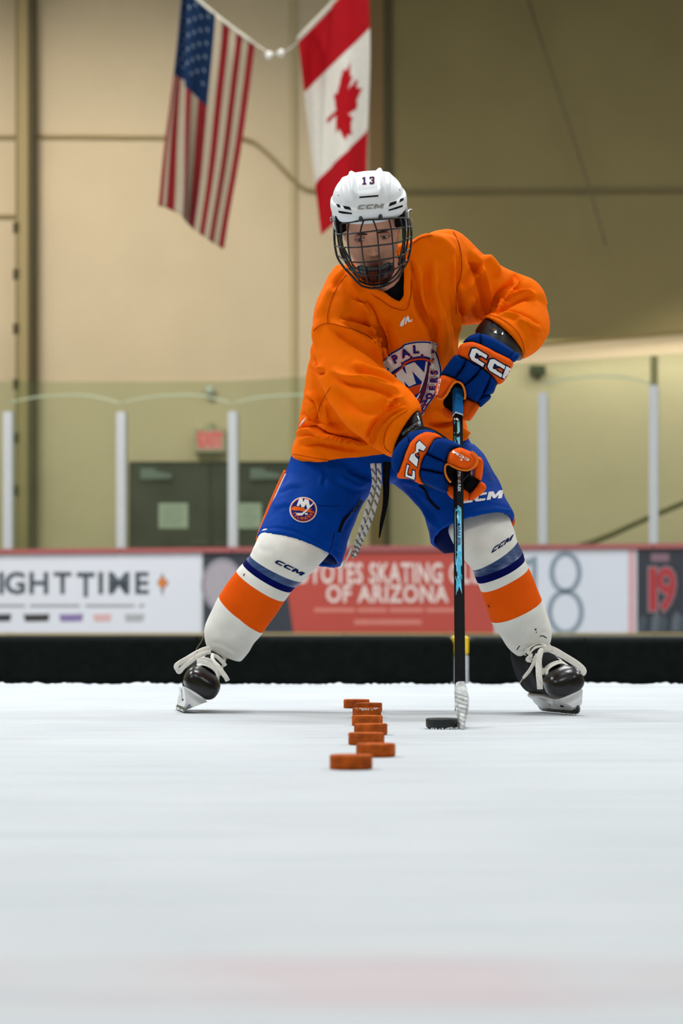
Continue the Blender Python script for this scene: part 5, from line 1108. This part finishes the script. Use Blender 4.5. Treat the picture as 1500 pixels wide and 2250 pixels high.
onshaft(rel([(-8, 918), (-1, 918), (3, 924), (-2, 924), (-5, 921), (-8, 924)]), SWH); onshaft(rel([(-2, 926), (4, 926), (4, 948), (1, 953), (-8, 953), (-8, 950), (-1, 949)]), TQ2)
onshaft(rel([(-8, 926), (-5, 926), (-8, 934)]), STQ); onshaft(rel([(-8, 958), (-5, 958), (3, 972), (3, 977), (-4, 964), (-4, 988), (-8, 990)]), TQ2); onshaft(rel([(-3, 962), (4, 959), (4, 966), (0, 967)]), STQ); onshaft(rel([(-1, 962), (4, 960), (4, 992), (-8, 994), (-8, 986), (0, 985)]), STQ)
decal('lettering', text_mesh2d('P28 / 65 FLEX', .02, space=.95), lambda x, y: (cxr(1052) + 1.5 + y * 8.5, 1058 + x * 8.0), TSH, WHT, stk, off=.0012, step=6)
onshaft(rel([(0 - 1, 1110), (6, 1117), (6.5, 1272), (4, 1276), (5.8, 1305), (0, 1288), (-7, 1308), (-6, 1276), (-8, 1270), (-8, 1117)]), STQ)
TQL = mat('stick_teal_light', (112, 206, 226), .4)
onshaft(rel([(-6, 1121), (-1, 1116), (4, 1121), (4, 1124), (-1, 1119), (-6, 1124)]), TQL, off=.0014); onshaft(rel([(-3, 1128), (2, 1136), (-1, 1146), (-4, 1136)]), TQL, off=.0014)
for k in range(9): onshaft(rel([(-5 + (k * 3) % 7, 1212 + k * 8), (-3 + (k * 3) % 7, 1212 + k * 8), (-1 + (k * 2) % 5, 1219 + k * 8), (-4 + (k * 3) % 7, 1218 + k * 8)]), TQL, off=.0014)
onshaft(rel([(-8, 1240), (-6, 1242), (-6, 1262), (-8, 1266)]), SB, off=.0014); onshaft(rel([(4, 1241), (6.5, 1245), (6.5, 1264), (4.5, 1260)]), SB, off=.0014)
onshaft(rel([(0, 1158 - 9), (-4, 1152), (4, 1153), (-4, 1158)]), NVY, off=.0014)
decal('lettering', text_mesh2d('BAUER', .03, space=1.0), lambda x, y: (cxr(1180) - .5 + y * 10.5, 1178 + x * 13.5), TSH, mat('stick_navy', (16, 42, 92), .5), stk, off=.0016, step=6)
# taped blade, twisted towards the camera, toe resting on the ice beside the puck
def blade():
    # outline seen nearly end-on: heel widens into the curved, taped face
    rows = [(1497, 1004, 1020, 5.975, .010), (1505, 1000, 1023, 5.965, .012), (1518, 998, 1027, 5.95, .020), (1532, 998, 1029.5, 5.935, .030), (1548, 999, 1030, 5.915, .040), (1562, 1001, 1028, 5.895, .052), (1576, 1004, 1024.5, 5.875, .062), (1588, 1005.5, 1021.5, 5.86, .068), (1598, 1006, 1021, 5.85, .068), (1602, 1008, 1019.5, 5.848, .06)]
    V, Fc, _ = loft_data([(a, y, b, y, Y, d, 0) for y, a, b, Y, d in rows], n=40, sub=5); return V, Fc
BT = mat('blade_tape', (228, 230, 228), 0.75, var=.06, vs=30, bump=.8, bs=260, col2=(168, 172, 172))
V, Fc = blade(); bl = mesh_obj('blade', V, Fc, BT, stk); fix_normals(bl)
sculpt(bl, [([(1003, 1520), (1001, 1545), (1008, 1585)], 3, -2.5, 'g'), ([(1012, 1505), (1022, 1530), (1019, 1560), (1011, 1595)], 2.5, 2.5, 'f'), ([(1000, 1550), (1014, 1560), (1026, 1568)], 2, 1.5, 'f'), ([(1003, 1575), (1015, 1582), (1023, 1585)], 2, 1.5, 'f'), ([(1001, 1530), (1014, 1536), (1028, 1545)], 2, 1.5, 'f')])
for k in range(9):
    y = 1512 + k * 9.5; x0 = 998 + max(0, y - 1555) * .18; x1 = 1028 - max(0, y - 1560) * .2 - max(0, 1525 - y) * .4
    seam([(x0 + 1, y), ((x0 + x1) / 2, y + 5), (x1 - 1, y + 9)], stk, bvh(bl) if k == 0 else TBL, mat('tape_edge', (150, 154, 154), .8), 1.2, nm='tape_edge') if k else None
    if k == 0: TBL = bvh(bl)
# ------------------------------------------------------------------ gloves
def Z2(l): return [(850 + x / 6.522, 930 + y / 6.522) for x, y in l]
def Z3(l): return [(940 + x / 5.357, 680 + y / 5.357) for x, y in l]
def dome(cx, cy, ax_, ay_, Y0, depth, rot=0):      # rounded glove form: nearest at its middle
    r = math.radians(rot)
    def f(x, y):
        u = ((x - cx) * math.cos(r) + (y - cy) * math.sin(r)) / ax_; v = (-(x - cx) * math.sin(r) + (y - cy) * math.cos(r)) / ay_
        return Y0 + depth * (1 - math.sqrt(max(1 - min(u * u + v * v, 0.98), 0.02)))
    return f
INB = mat('glove_palm', (20, 20, 22), 0.75, var=.15)
g1 = empty('glove', tuple(P(945, 1020, 6.47))); adopt(g1, who)
D1 = dome(925, 1020, 105, 95, 6.405, 0.10)
core = loft('glove_core', [(868, 985, 925, 935, 6.50, .045, 0), (862, 1020, 955, 945, 6.48, .052, 0), (890, 1045, 985, 965, 6.475, .052, 0), (930, 1065, 1005, 985, 6.475, .05, 0), (965, 1078, 1030, 1005, 6.49, .04, 0), (985, 1085, 1040, 1030, 6.495, .028, 0)], INB, g1, n=40, sub=5)
def gp(nm, l, m, th=0.016, D=D1, Z=Z2, par=None, edge=None, **kw): return pad(nm, Z(l), D, th, m, par or g1, sp=3.2, edge=edge or 9, back=1.2, **kw)
gp('cuff_roll', [(300, 150), (350, 128), (430, 100), (560, 88), (660, 105), (700, 150), (600, 180), (520, 200), (450, 230), (400, 290), (320, 285), (295, 230)], GBL, 0.015, D=lambda x, y: D1(x, y) + .006)
gp('cuff_roll', [(300, 190), (318, 262), (330, 300), (280, 400), (240, 520), (200, 640), (160, 725), (110, 700), (75, 640), (58, 560), (66, 480), (90, 410), (140, 320), (210, 240)], GBL, 0.017, D=lambda x, y: D1(x, y) + .004)
bandp = gp('cuff_band', [(800, 212), (740, 165), (650, 125), (560, 113), (480, 140), (400, 188), (330, 268), (270, 390), (200, 600), (145, 730), (160, 785), (250, 795), (330, 805), (400, 835), (470, 870), (530, 872), (500, 810), (475, 720), (490, 620), (525, 500), (590, 400), (640, 310), (690, 240), (760, 215)], GOR, 0.018)
TB1 = bvh(bandp)
gp('back_roll', [(668, 228), (740, 206), (850, 222), (980, 270), (1060, 315), (1085, 350), (1010, 352), (935, 378), (880, 445), (838, 552), (800, 545), (700, 495), (572, 435), (598, 360), (632, 285)], GBL, 0.024)
gp('back_roll', [(570, 442), (700, 499), (832, 558), (818, 625), (812, 705), (760, 706), (640, 678), (480, 650), (480, 600), (515, 500)], GBL, 0.022)
gp('back_roll', [(478, 660), (560, 670), (640, 686), (760, 712), (815, 718), (832, 790), (882, 860), (862, 930), (858, 995), (800, 990), (700, 945), (580, 885), (505, 845), (470, 775), (463, 700)], GBL, 0.022)
th1 = gp('thumb', [(1040, 348), (1110, 370), (1200, 408), (1262, 450), (1297, 510), (1280, 575), (1225, 632), (1140, 655), (1050, 645), (950, 608), (858, 565), (858, 510), (880, 450), (930, 388)], GOR, 0.030, D=lambda x, y: 6.405 + 0.0004 * abs(x - 1010), edge=14)
TT1 = bvh(th1)
rim = [(1205, 405), (1262, 445), (1300, 505), (1285, 580), (1232, 640), (1150, 672), (1050, 662), (950, 622), (880, 585), (838, 605), (828, 660), (838, 730), (872, 800), (915, 850)]
ribbon('thumb_rim', [P(x, y, 6.395 + (0.0 if i < 8 else 0.012)) for i, (x, y) in enumerate(Z2(rim))], 0.0062, 0.007, GRM, g1, sub=5)
f1 = gp('finger', [(1270, 475), (1338, 488), (1362, 520), (1380, 580), (1372, 700), (1348, 818), (1300, 802), (1245, 765), (1250, 650), (1285, 560)], GOR, 0.018, D=6.468, edge=6)
f2 = gp('finger', [(1335, 838), (1400, 868), (1422, 920), (1395, 975), (1330, 1032), (1240, 1098), (1190, 1098), (1178, 1030), (1205, 1000), (1285, 900)], GOR, 0.018, D=6.462, edge=7)
f3 = gp('finger', [(1050, 950), (1130, 955), (1185, 1020), (1175, 1090), (1120, 1112), (1050, 1100)], GOR, 0.014, D=6.466, edge=6)
f4 = gp('finger', [(862, 885), (945, 905), (960, 1000), (955, 1085), (900, 1055), (858, 985)], GOR, 0.016, D=6.462, edge=6)
gp('palm', [(1240, 745), (1350, 842), (1290, 905), (1182, 1008), (1120, 968), (1040, 950), (1100, 850), (1150, 790)], INB, 0.012, D=6.474)
gp('palm', [(1070, 690), (1150, 700), (1210, 740), (1150, 800), (1090, 870), (1060, 940), (1045, 860)], mat('palm_grey', (62, 64, 62), .7), 0.008, D=6.480)
ribbon('finger_seam', [P(x, y, 6.448) for x, y in Z2([(1290, 520), (1330, 530), (1368, 580)])], .0012, .002, SEAMC, f1, sub=3)
LOK = mat('letter_edge', (20, 26, 60), .6)
def gl(poly, o_, ex, ey, tree, par, off0=0.0012, step=4, grow=1.0, white=WHT, edge=True):
    if edge: decal('letter', poly_mesh2d([poly], grow), aff(o_, ex, ey), tree, LOK, par, off=off0, step=step)
    decal('letter', poly_mesh2d([poly]), aff(o_, ex, ey), tree, white, par, off=off0 + .0010, step=step)
def z2(x, y): return Z2([(x, y)])[0]
# C and M running up the lower cuff band
e_ = (12.0 / 6.522, -22.5 / 6.522); ey1 = (-21.0 / 6.522, -9.5 / 6.522)
decal('letter', poly_mesh2d([[(460, 232), (576, 345), (522, 415), (462, 385), (455, 420), (470, 468), (462, 520), (432, 645), (300, 520), (340, 440), (385, 420), (440, 480), (462, 470), (402, 405), (408, 290)]]), lambda x, y: z2(x, y), TB1, LOK, g1, off=.0014, step=4)
decal('letter', poly_mesh2d([[(462, 252), (562, 345), (518, 400), (452, 365), (448, 420), (398, 430), (400, 470), (446, 520), (425, 625), (312, 520), (345, 445), (388, 430), (412, 400), (420, 300)]]), lambda x, y: z2(x, y), TB1, WHT, g1, off=.0024, step=4)
for gr, mm, of in ((1, LOK, .0014), (0, WHT, .0024)):
    p = [(282, 575), (330, 598), (312, 650), (300, 715), (312, 730), (350, 745), (358, 700), (352, 655), (408, 672), (412, 760), (402, 828), (250, 770), (256, 680)] if gr else [(290, 592), (318, 606), (300, 655), (288, 722), (300, 745), (358, 762), (368, 702), (366, 675), (398, 685), (400, 760), (392, 806), (264, 762), (268, 680)]
    decal('letter', poly_mesh2d([p]), lambda x, y: z2(x, y), TB1, mm, g1, off=of, step=4)
decal('lettering', poly_mesh2d(ccm(.2)), lambda x, y: (z2(1180, 520)[0] - x * 1.03, z2(1180, 520)[1] - x * .56 + y * .62 - 1), TT1, WHT, th1, off=.0012, step=3)
pad('thumb_logo_dot', disc(*z2(1062, 522), 3, 2.6, 12), float(on(TT1, *z2(1062, 522))[1]) - .0004, .0008, mat('dot_cream', (240, 214, 180), .6), th1, sp=1.5, smooth=1)
# wrist guard between sleeve and glove
WG = mat('guard_black', (14, 15, 17), 0.4, var=.2)
wg = loft('wrist_guard', [(842, 975, 904, 890, 6.56, .052, .02), (863, 997, 921, 904, 6.545, .054, .02), (870, 1006, 928, 925, 6.53, .052, .02), (885, 1010, 932, 945, 6.515, .046, .02)], WG, who, n=40, sub=5)
TW = bvh(wg)
def Z5(l): return [(820 + x / 4.412, 860 + y / 4.412) for x, y in l]
decal_poly('guard_plate', Z5([(212, 345), (250, 285), (300, 232), (365, 195), (425, 225), (448, 270), (330, 330), (240, 400), (205, 385)]), TW, mat('guard_plate', (44, 46, 50), 0.12, var=.5, vs=60, coat=1.0), wg, off=.0012)
decal_poly('guard_label', Z5([(278, 405), (300, 375), (400, 318), (452, 285), (458, 312), (380, 355), (280, 428)]), TW, mat('label_grey', (150, 148, 140), .5, var=.3, vs=200), wg, smooth=1, off=.0018)
decal('lettering', text_mesh2d('EXTREME', .03), upright(*Z5([(368, 357)])[0], 8.5, 29), TW, mat('label_dark', (38, 38, 38), .6), wg, off=.0024, step=3)
decal('lettering', text_mesh2d('bn', .03), upright(*Z5([(240, 345)])[0], 9, 30), TW, WHT, wg, off=.0024, step=3)
# upper glove
g2 = empty('glove', tuple(P(1040, 820, 6.70))); adopt(g2, who)
D2 = dome(1060, 800, 125, 120, 6.62, 0.10)
core2 = loft('glove_core', [(1044, 746, 1136, 786, 6.76, .045, 0), (1018, 768, 1112, 815, 6.725, .05, 0), (992, 800, 1092, 845, 6.705, .05, 0), (980, 835, 1072, 872, 6.70, .045, 0), (985, 862, 1045, 890, 6.705, .03, 0)], INB, g2, n=40, sub=5)
def gq(nm, l, m, th=0.016, D=D2, edge=None, **kw): return pad(nm, Z3(l), D, th, m, g2, sp=3.2, edge=edge or 9, back=1.2, **kw)
gq('cuff_roll', [(620, 285), (760, 328), (900, 408), (1000, 478), (1010, 520), (960, 590), (860, 545), (760, 495), (640, 445), (622, 380)], GBL, 0.016, D=lambda x, y: D2(x, y) + .010)
gq('cuff_roll', [(560, 285), (618, 290), (618, 440), (560, 395), (480, 385), (412, 392), (445, 345), (500, 305)], GBL, 0.014, D=lambda x, y: D2(x, y) + .014)
gq('cuff_roll', [(950, 575), (1000, 515), (1060, 505), (1074, 545), (1045, 598), (990, 625)], GBL, 0.016, D=lambda x, y: D2(x, y) + .006)
bq = gq('cuff_band', [(368, 432), (420, 396), (500, 381), (570, 393), (700, 442), (800, 500), (900, 545), (985, 592), (1000, 640), (985, 692), (930, 792), (882, 860), (830, 882), (800, 850), (740, 770), (640, 692), (500, 612), (430, 572), (358, 542), (355, 500)], GOR, 0.018)
TQ = bvh(bq)
gq('back_roll', [(320, 536), (390, 560), (452, 590), (425, 655), (345, 772), (300, 812), (150, 772), (160, 740), (230, 640)], GBL, 0.022)
gq('back_roll', [(455, 592), (540, 635), (625, 690), (545, 790), (470, 862), (438, 884), (380, 850), (300, 815), (348, 772), (428, 658)], GBL, 0.022)
gq('back_roll', [(628, 692), (690, 732), (738, 772), (732, 820), (682, 930), (590, 1082), (500, 1052), (430, 1000), (424, 900), (475, 862), (560, 780)], GBL, 0.024)
gq('finger', [(742, 785), (802, 840), (806, 882), (770, 982), (720, 1002), (650, 1012), (638, 1000), (688, 922)], GBL, 0.020, D=lambda x, y: D2(x, y) - .002)
gq('finger', [(648, 1012), (732, 1004), (737, 1042), (690, 1092), (615, 1152), (598, 1105), (570, 1085)], GBL, 0.018, D=lambda x, y: D2(x, y) + .004)
tq = gq('thumb', [(160, 778), (240, 788), (335, 828), (352, 858), (300, 885), (250, 950), (190, 1030), (140, 1052), (90, 1022), (78, 960), (108, 860)], GOR, 0.026, D=6.625, edge=11)
for rl_ in ([(352, 852), (400, 882), (432, 960), (436, 1040), (420, 1050)], [(350, 852), (310, 862), (262, 925), (215, 1010), (160, 1060), (110, 1050)]): ribbon('thumb_rim', [P(x, y, 6.600) for x, y in Z3(rl_)], 0.0062, 0.007, GRM, g2, sub=5)
gq('palm', [(330, 870), (400, 915), (425, 1040), (412, 1160), (300, 1215), (240, 1195), (190, 1140), (178, 1085), (230, 1000)], INB, 0.008, D=6.690)
gq('finger', [(445, 1045), (560, 1083), (608, 1115), (600, 1152), (560, 1222), (500, 1302), (450, 1308), (400, 1282), (408, 1160), (425, 1090)], GOR, 0.022, D=6.668, edge=7)
gq('finger', [(200, 1150), (300, 1212), (335, 1220), (335, 1290), (300, 1288), (230, 1272), (170, 1232), (158, 1190)], GOR, 0.014, D=6.685, edge=6)
ribbon('finger_seam', [P(x, y, 6.642) for x, y in Z3([(560, 1090), (530, 1150), (470, 1240), (420, 1275)])], .0012, .002, SEAMC, g2, sub=3)
def z3(x, y): return Z3([(x, y)])[0]
ex = (19.5 / 5.357, 9.8 / 5.357); ey_ = (-7.6 / 5.357 * .55, -13.8 / 5.357)
ex = (np.array([700, 555]) - np.array([520, 445])) / 5.357 / 9.5 * .94; ey_ = (np.array([520, 440]) - np.array([475, 560])) / 5.357 / 10 * 1.12
for poly, o_ in ((LC, (478, 572)), (LC, (690, 697)), ([(0, 0), (0, 10), (4, 10), (6.2, 6), (6.2, 1.8), (5.6, 1.0), (3.4, 4.8), (3.4, 0)], (872, 800))):
    gl(poly, z3(*o_), tuple(ex), tuple(ey_), TQ, g2)
decal('lettering', poly_mesh2d(ccm(.2)), lambda x, y: (z3(158, 815)[0] - y * .5 - x * .22, z3(158, 815)[1] + x * .98), bvh(tq), WHT, tq, off=.0012, step=3)
fg = loft('forearm_guard', [(1084, 706, 1164, 776, 6.83, .062, .02), (1062, 706, 1149, 781, 6.805, .064, .02), (1044, 726, 1145, 790, 6.785, .062, .01), (1046, 742, 1125, 792, 6.765, .05, 0)], WG, who, n=40, sub=5)
TF = bvh(fg)
decal_poly('guard_plate', Z3([(775, 160), (810, 130), (880, 165), (930, 215), (880, 295), (840, 290), (760, 265), (720, 220)]), TF, mat('guard_plate', (44, 46, 50), .12), fg, off=.0012)
decal_poly('guard_mark', Z3([(752, 238), (790, 225), (785, 238), (760, 246)]), TF, mat('mark_orange', (214, 120, 40), .6), fg, smooth=1, off=.002)
# ------------------------------------------------------------------ skates
SKB = mat('skate_black', (9, 10, 12), 0.56, var=.2, bump=.1); SKG = mat('toe_gloss', (7, 8, 10), 0.26, var=.3, vs=25, bump=.15, bs=60); HWH = mat('holder_white', (240, 241, 243), 0.35, var=.03); STL = mat('steel', (120, 124, 128), 0.3, 1.0, var=.25, vs=120); SGY = mat('skate_grey', (152, 160, 172), .5)
def skate(o_, yaw, roll, label):
    """right-handed frame: f toe, s to picture right, u up along the boot"""
    y = math.radians(yaw); f = np.array([math.sin(y), -math.cos(y), 0.0]); z = np.array([0, 0, 1.0]); r = math.radians(roll)
    s0 = np.array([math.cos(y), math.sin(y), 0.0]); s = math.cos(r) * s0 - math.sin(r) * z; u = math.sin(r) * s0 + math.cos(r) * z
    def L(a, b, c): return o_ + (f * a + s * b + u * c) * .001
    e = empty('skate', tuple(o_)); adopt(e, who)
    def secs(rows, n=36, sub=5, pw=2.4):     # x, half width, z bottom, z top, offset
        rs = catmull([np.array(list(q) + [0] * (5 - len(q)), float) for q in rows], sub); V = []; Fc = []
        for q in rs:
            for i in range(n):
                t = 2 * math.pi * i / n; c = np.sign(math.cos(t)) * abs(math.cos(t)) ** (2 / pw); d = np.sign(math.sin(t)) * abs(math.sin(t)) ** (2 / pw)
                V.append(L(q[0] + (q[4] if len(q) > 4 else 0) * max(d, 0), q[1] * c, (q[2] + q[3]) / 2 + (q[3] - q[2]) / 2 * d))
        for k in range(len(rs) - 1):
            for i in range(n): j = (i + 1) % n; Fc.append((k * n + i, k * n + j, (k + 1) * n + j, (k + 1) * n + i))
        Fc.append(tuple(range(n))); b = (len(rs) - 1) * n; Fc.append(tuple(range(b, b + n))); return V, Fc
    def put(nm, d, m): o = mesh_obj(nm, d[0], d[1], m, e); fix_normals(o); return o
    boot = put('boot', secs([(-140, 20, 64, 120), (-132, 34, 58, 190), (-110, 36, 56, 215, -8), (-70, 38, 56, 205), (-30, 39, 57, 198, 8), (0, 42, 57, 192, 8), (30, 46, 57, 172), (65, 48, 58, 145), (100, 49, 59, 130), (122, 46, 60, 120)]), SKB)
    toe = put('toe_cap', secs([(80, 48, 58, 134), (92, 51, 57, 136), (112, 53, 57, 133), (132, 51, 58, 126), (147, 43, 61, 115), (155, 29, 67, 103), (158, 8, 78, 92)], pw=2.6), SKG)
    put('outsole', secs([(-136, 20, 54, 62), (-100, 32, 53, 62), (-20, 30, 53, 62), (60, 38, 53, 62), (110, 41, 54, 62), (142, 28, 56, 64), (150, 8, 59, 64)]), HWH)
    def prof(nm, pts, hw, m, hole=None, taper=None):
        k = len(pts); V = [L(a, -(taper(c) if taper else hw), c) for a, c in pts] + [L(a, (taper(c) if taper else hw), c) for a, c in pts]
        Fc = [tuple(range(k)), tuple(range(2 * k - 1, k - 1, -1))] + [(i, k + i, k + (i + 1) % k, (i + 1) % k) for i in range(k)]
        o = mesh_obj(nm, V, Fc, m, e, smooth=False); fix_normals(o); return o
    tp = lambda c: np.interp(c, [12, 24, 40, 56], [6, 12, 23, 37])
    tr = lambda c: np.interp(c, [12, 24, 40, 56], [5.5, 8, 15, 28])
    hd = prof('blade_holder', [(34, 14), (60, 12), (100, 12), (130, 17), (146, 26), (143, 36), (134, 48), (130, 57), (76, 57), (70, 46), (62, 34), (34, 27)], 0, HWH, taper=tp)
    prof('blade_holder', [(-140, 26), (-128, 16), (-100, 12), (-60, 12), (-34, 14), (-34, 28), (-46, 36), (-54, 56), (-122, 56), (-130, 40)], 0, HWH, taper=tr)
    prof('holder_bridge', [(-40, 12), (40, 12), (40, 28), (-40, 28)], 6.5, HWH); prof('holder_strut', [(-6, 26), (6, 26), (10, 54), (-10, 54)], 9, HWH)
    st = [(-142, 16), (-138, 6), (-125, 1), (-90, -0.5), (90, -0.5), (125, 1.5), (142, 7), (152, 17), (154, 26), (146, 27), (130, 18), (100, 13), (-100, 13), (-130, 17)]
    prof('steel_runner', st, 2.0, STL)
    for a in (76, ): prof('holder_slot', [(a - 9, 26), (a + 9, 26), (a + 9, 40), (a - 9, 40)], 17.5, VT)
    # dark slot on the front face of the tower
    V = [L(139.5, b, c) for b, c in ((-8, 20), (-2, 20), (-2, 33), (-8, 33))] + [L(146, b, c) for b, c in ((-8, 22), (-2, 22), (-2, 31), (-8, 31))]
    # laces: rows crossing the throat
    for k in range(7):
        a = 84 - k * 15; zt = np.interp(a, [-20, 0, 30, 65, 100], [202, 200, 176, 149, 137]); hw_ = 26 - k * .6; sg = 1 if k % 2 == 0 else -1
        ribbon('lace', [L(a - 7 * sg, -hw_ - 10, zt - 17), L(a - 4 * sg, -hw_, zt - 4), L(a, 0, zt + 4), L(a + 4 * sg, hw_, zt - 4), L(a + 7 * sg, hw_ + 10, zt - 17)], 0.0095, 0.0028, LCE, e, up=tuple(f * .45 + u), sub=5)
        ribbon('lace', [L(a + 7 * sg + 7, -hw_ - 8, zt - 14), L(a + 7 + 3 * sg, -hw_ + 2, zt - 2), L(a + 7, 0, zt + 2), L(a + 7 - 3 * sg, hw_ - 2, zt - 2), L(a + 7 - 7 * sg, hw_ + 8, zt - 14)], 0.008, 0.0026, LCE, e, up=tuple(f * .45 + u), sub=5)
        for sd_ in (-1, 1):
            o = ribbon('eyelet', [L(a + 3, sd_ * (hw_ + 9), zt - 13), L(a - 3, sd_ * (hw_ + 9), zt - 13)], .005, .004, mat('eyelet', (120, 122, 124), .3, .9), e, sub=1)
    put('tongue', secs([(-60, 24, 150, 190, 8), (-30, 26, 150, 196, 8), (5, 28, 150, 196, 6), (40, 28, 140, 184), (75, 26, 130, 156)], n=28), mat('tongue', (44, 46, 48), .8))
    return e, L
LCE = mat('lace_cream', (244, 242, 234), 0.85, var=.04, vs=120, bump=.4, bs=900)
s1, L1 = skate(np.array([P(395, 1500, 6.88)[0], 6.88, 0.003]), 9, 33, 'l')
s2, L2 = skate(np.array([P(1232, 1500, 6.70)[0], 6.74, 0.003]), 18, -22, 'r')
def bow(pts, wd, Y, par, m=None, nm='lace_loop', up=None): return ribbon(nm, [P(x, y, Y_) for (x, y), Y_ in zip(pts, Y if isinstance(Y, (list, tuple)) else [Y] * len(pts))], np.asarray(wd) / 780.0, 0.0028, m or LCE, par, n=10, sub=6, up=up)
def Z6(l): return [(370 + x / 10, 1380 + y / 10) for x, y in l]
def Z7(l): return [(1120 + x / 8.333, 1380 + y / 8.333) for x, y in l]
bow(Z6([(900, 440), (780, 470), (600, 560), (400, 680), (260, 760), (175, 830), (185, 900)]), [9, 11, 12, 12, 12, 12, 11], [6.83, 6.81, 6.79, 6.77, 6.76, 6.755, 6.76], s1)
bow(Z6([(185, 880), (235, 960), (330, 860), (480, 740), (640, 620), (800, 550), (930, 530)]), [11, 11, 11, 11, 10, 9, 9], [6.762, 6.765, 6.765, 6.77, 6.78, 6.80, 6.81], s1)
bow(Z6([(980, 560), (960, 640), (1000, 740), (1090, 850), (1170, 960), (1260, 1080), (1300, 1160)]), [7, 8, 9, 12, 12, 11, 11], [6.79, 6.775, 6.765, 6.755, 6.75, 6.75, 6.755], s1, nm='lace_end')
bow(Z6([(990, 590), (1080, 640), (1180, 740), (1260, 830)]), [7, 9, 9, 8], 6.80, s1)
bow(Z6([(620, 740), (760, 740), (900, 800), (1040, 930), (1080, 1060)]), [7, 9, 9, 8, 5], 6.745, s1); bow(Z6([(620, 700), (780, 680), (920, 720), (1010, 850)]), [6, 8, 8, 7], 6.765, s1)
ribbon('boot_edge', [P(x, y, 6.86) for x, y in Z6([(600, 480), (720, 300), (760, 200), (780, 120)])], .003, .003, mat('edge_gold', (120, 112, 84), .4), s1, sub=4)
bow(Z7([(590, 410), (700, 380), (820, 420), (1000, 520), (1180, 630), (1310, 730), (1350, 800), (1320, 850)]), [12, 15, 16, 15, 15, 14, 13, 11], [6.66, 6.64, 6.625, 6.605, 6.59, 6.58, 6.575, 6.58], s2)
bow(Z7([(600, 380), (560, 440), (530, 560), (525, 700), (530, 850), (545, 1000), (550, 1120)]), [10, 13, 14, 14, 14, 14, 13], [6.65, 6.64, 6.63, 6.62, 6.61, 6.605, 6.61], s2)
bow(Z7([(500, 470), (440, 620), (370, 760), (300, 850), (240, 920)]), [8, 8, 8, 8, 6], 6.66, s2, nm='lace_end'); bow(Z7([(240, 920), (205, 970), (170, 1020)]), [2.2, 2.0, 3.4], 6.66, s2, mat('aglet', (206, 202, 190), .3), 'aglet')
bow(Z7([(460, 490), (360, 530), (320, 580), (380, 600), (450, 560)]), [9, 9, 9, 8, 8], 6.69, s2); bow(Z7([(700, 300), (730, 330), (700, 360)]), [6, 6, 5], 6.70, s2)
for sg_, pts in ((s2, Z7([(480, 540), (520, 620), (560, 680), (590, 740)])), (s2, Z7([(500, 900), (530, 960), (570, 1020)])), (s2, Z7([(900, 570), (1000, 560), (1060, 590)])), (s2, Z7([(620, 440), (700, 420), (780, 425)])), (s1, Z6([(230, 850), (270, 760), (300, 690)])), (s1, Z6([(560, 640), (600, 560), (640, 520)])), (s1, Z6([(1140, 1070), (1220, 1100), (1310, 1130)])), (s1, Z6([(1010, 830), (1090, 830), (1160, 860)]))):
    q = catmull([np.array(p) for p in pts], 3)
    for p in q[::1]: pad('lace_fleck', disc(p[0], p[1], .75, .6, 6), (6.574 if sg_ is s2 else 6.742) + (0.0 if p[0] > 1200 or sg_ is s1 else .022), .0006, VT, sg_, sp=1, smooth=1)
# pale outer shell line of the far-side skate
ribbon('boot_edge', [P(x, y, 6.80) for x, y in Z7([(110, 500), (160, 620), (220, 740), (280, 860)])], np.array([4, 5, 6, 8]) / 780, .004, SGY, s2, sub=5)
# snow clinging to the runner
for e_, L_, seed in ((s1, L1, 3), (s2, L2, 4)):
    V = []; Fc = []; rr = np.random.default_rng(seed)
    for k in range(90):
        p = L_(rr.uniform(-120, 135), rr.choice([-1, 1]) * rr.uniform(1, 4), rr.uniform(0, 5)); p[2] = max(p[2], .001); s_ = rr.uniform(.0008, .0020); b0 = len(V)
        for dx, dy, dz in ((-1, -1, -.5), (1, -1, -.5), (1, 1, -.5), (-1, 1, -.5), (0, 0, 1)): V.append((p[0] + dx * s_, p[1] + dy * s_, max(p[2] + dz * s_, 0.0)))
        for t in ((0, 1, 4), (1, 2, 4), (2, 3, 4), (3, 0, 4)): Fc.append(tuple(b0 + i for i in t))
    o = mesh_obj('snow_crust', V, Fc, SNOW, e_); tag(o, kind='stuff')
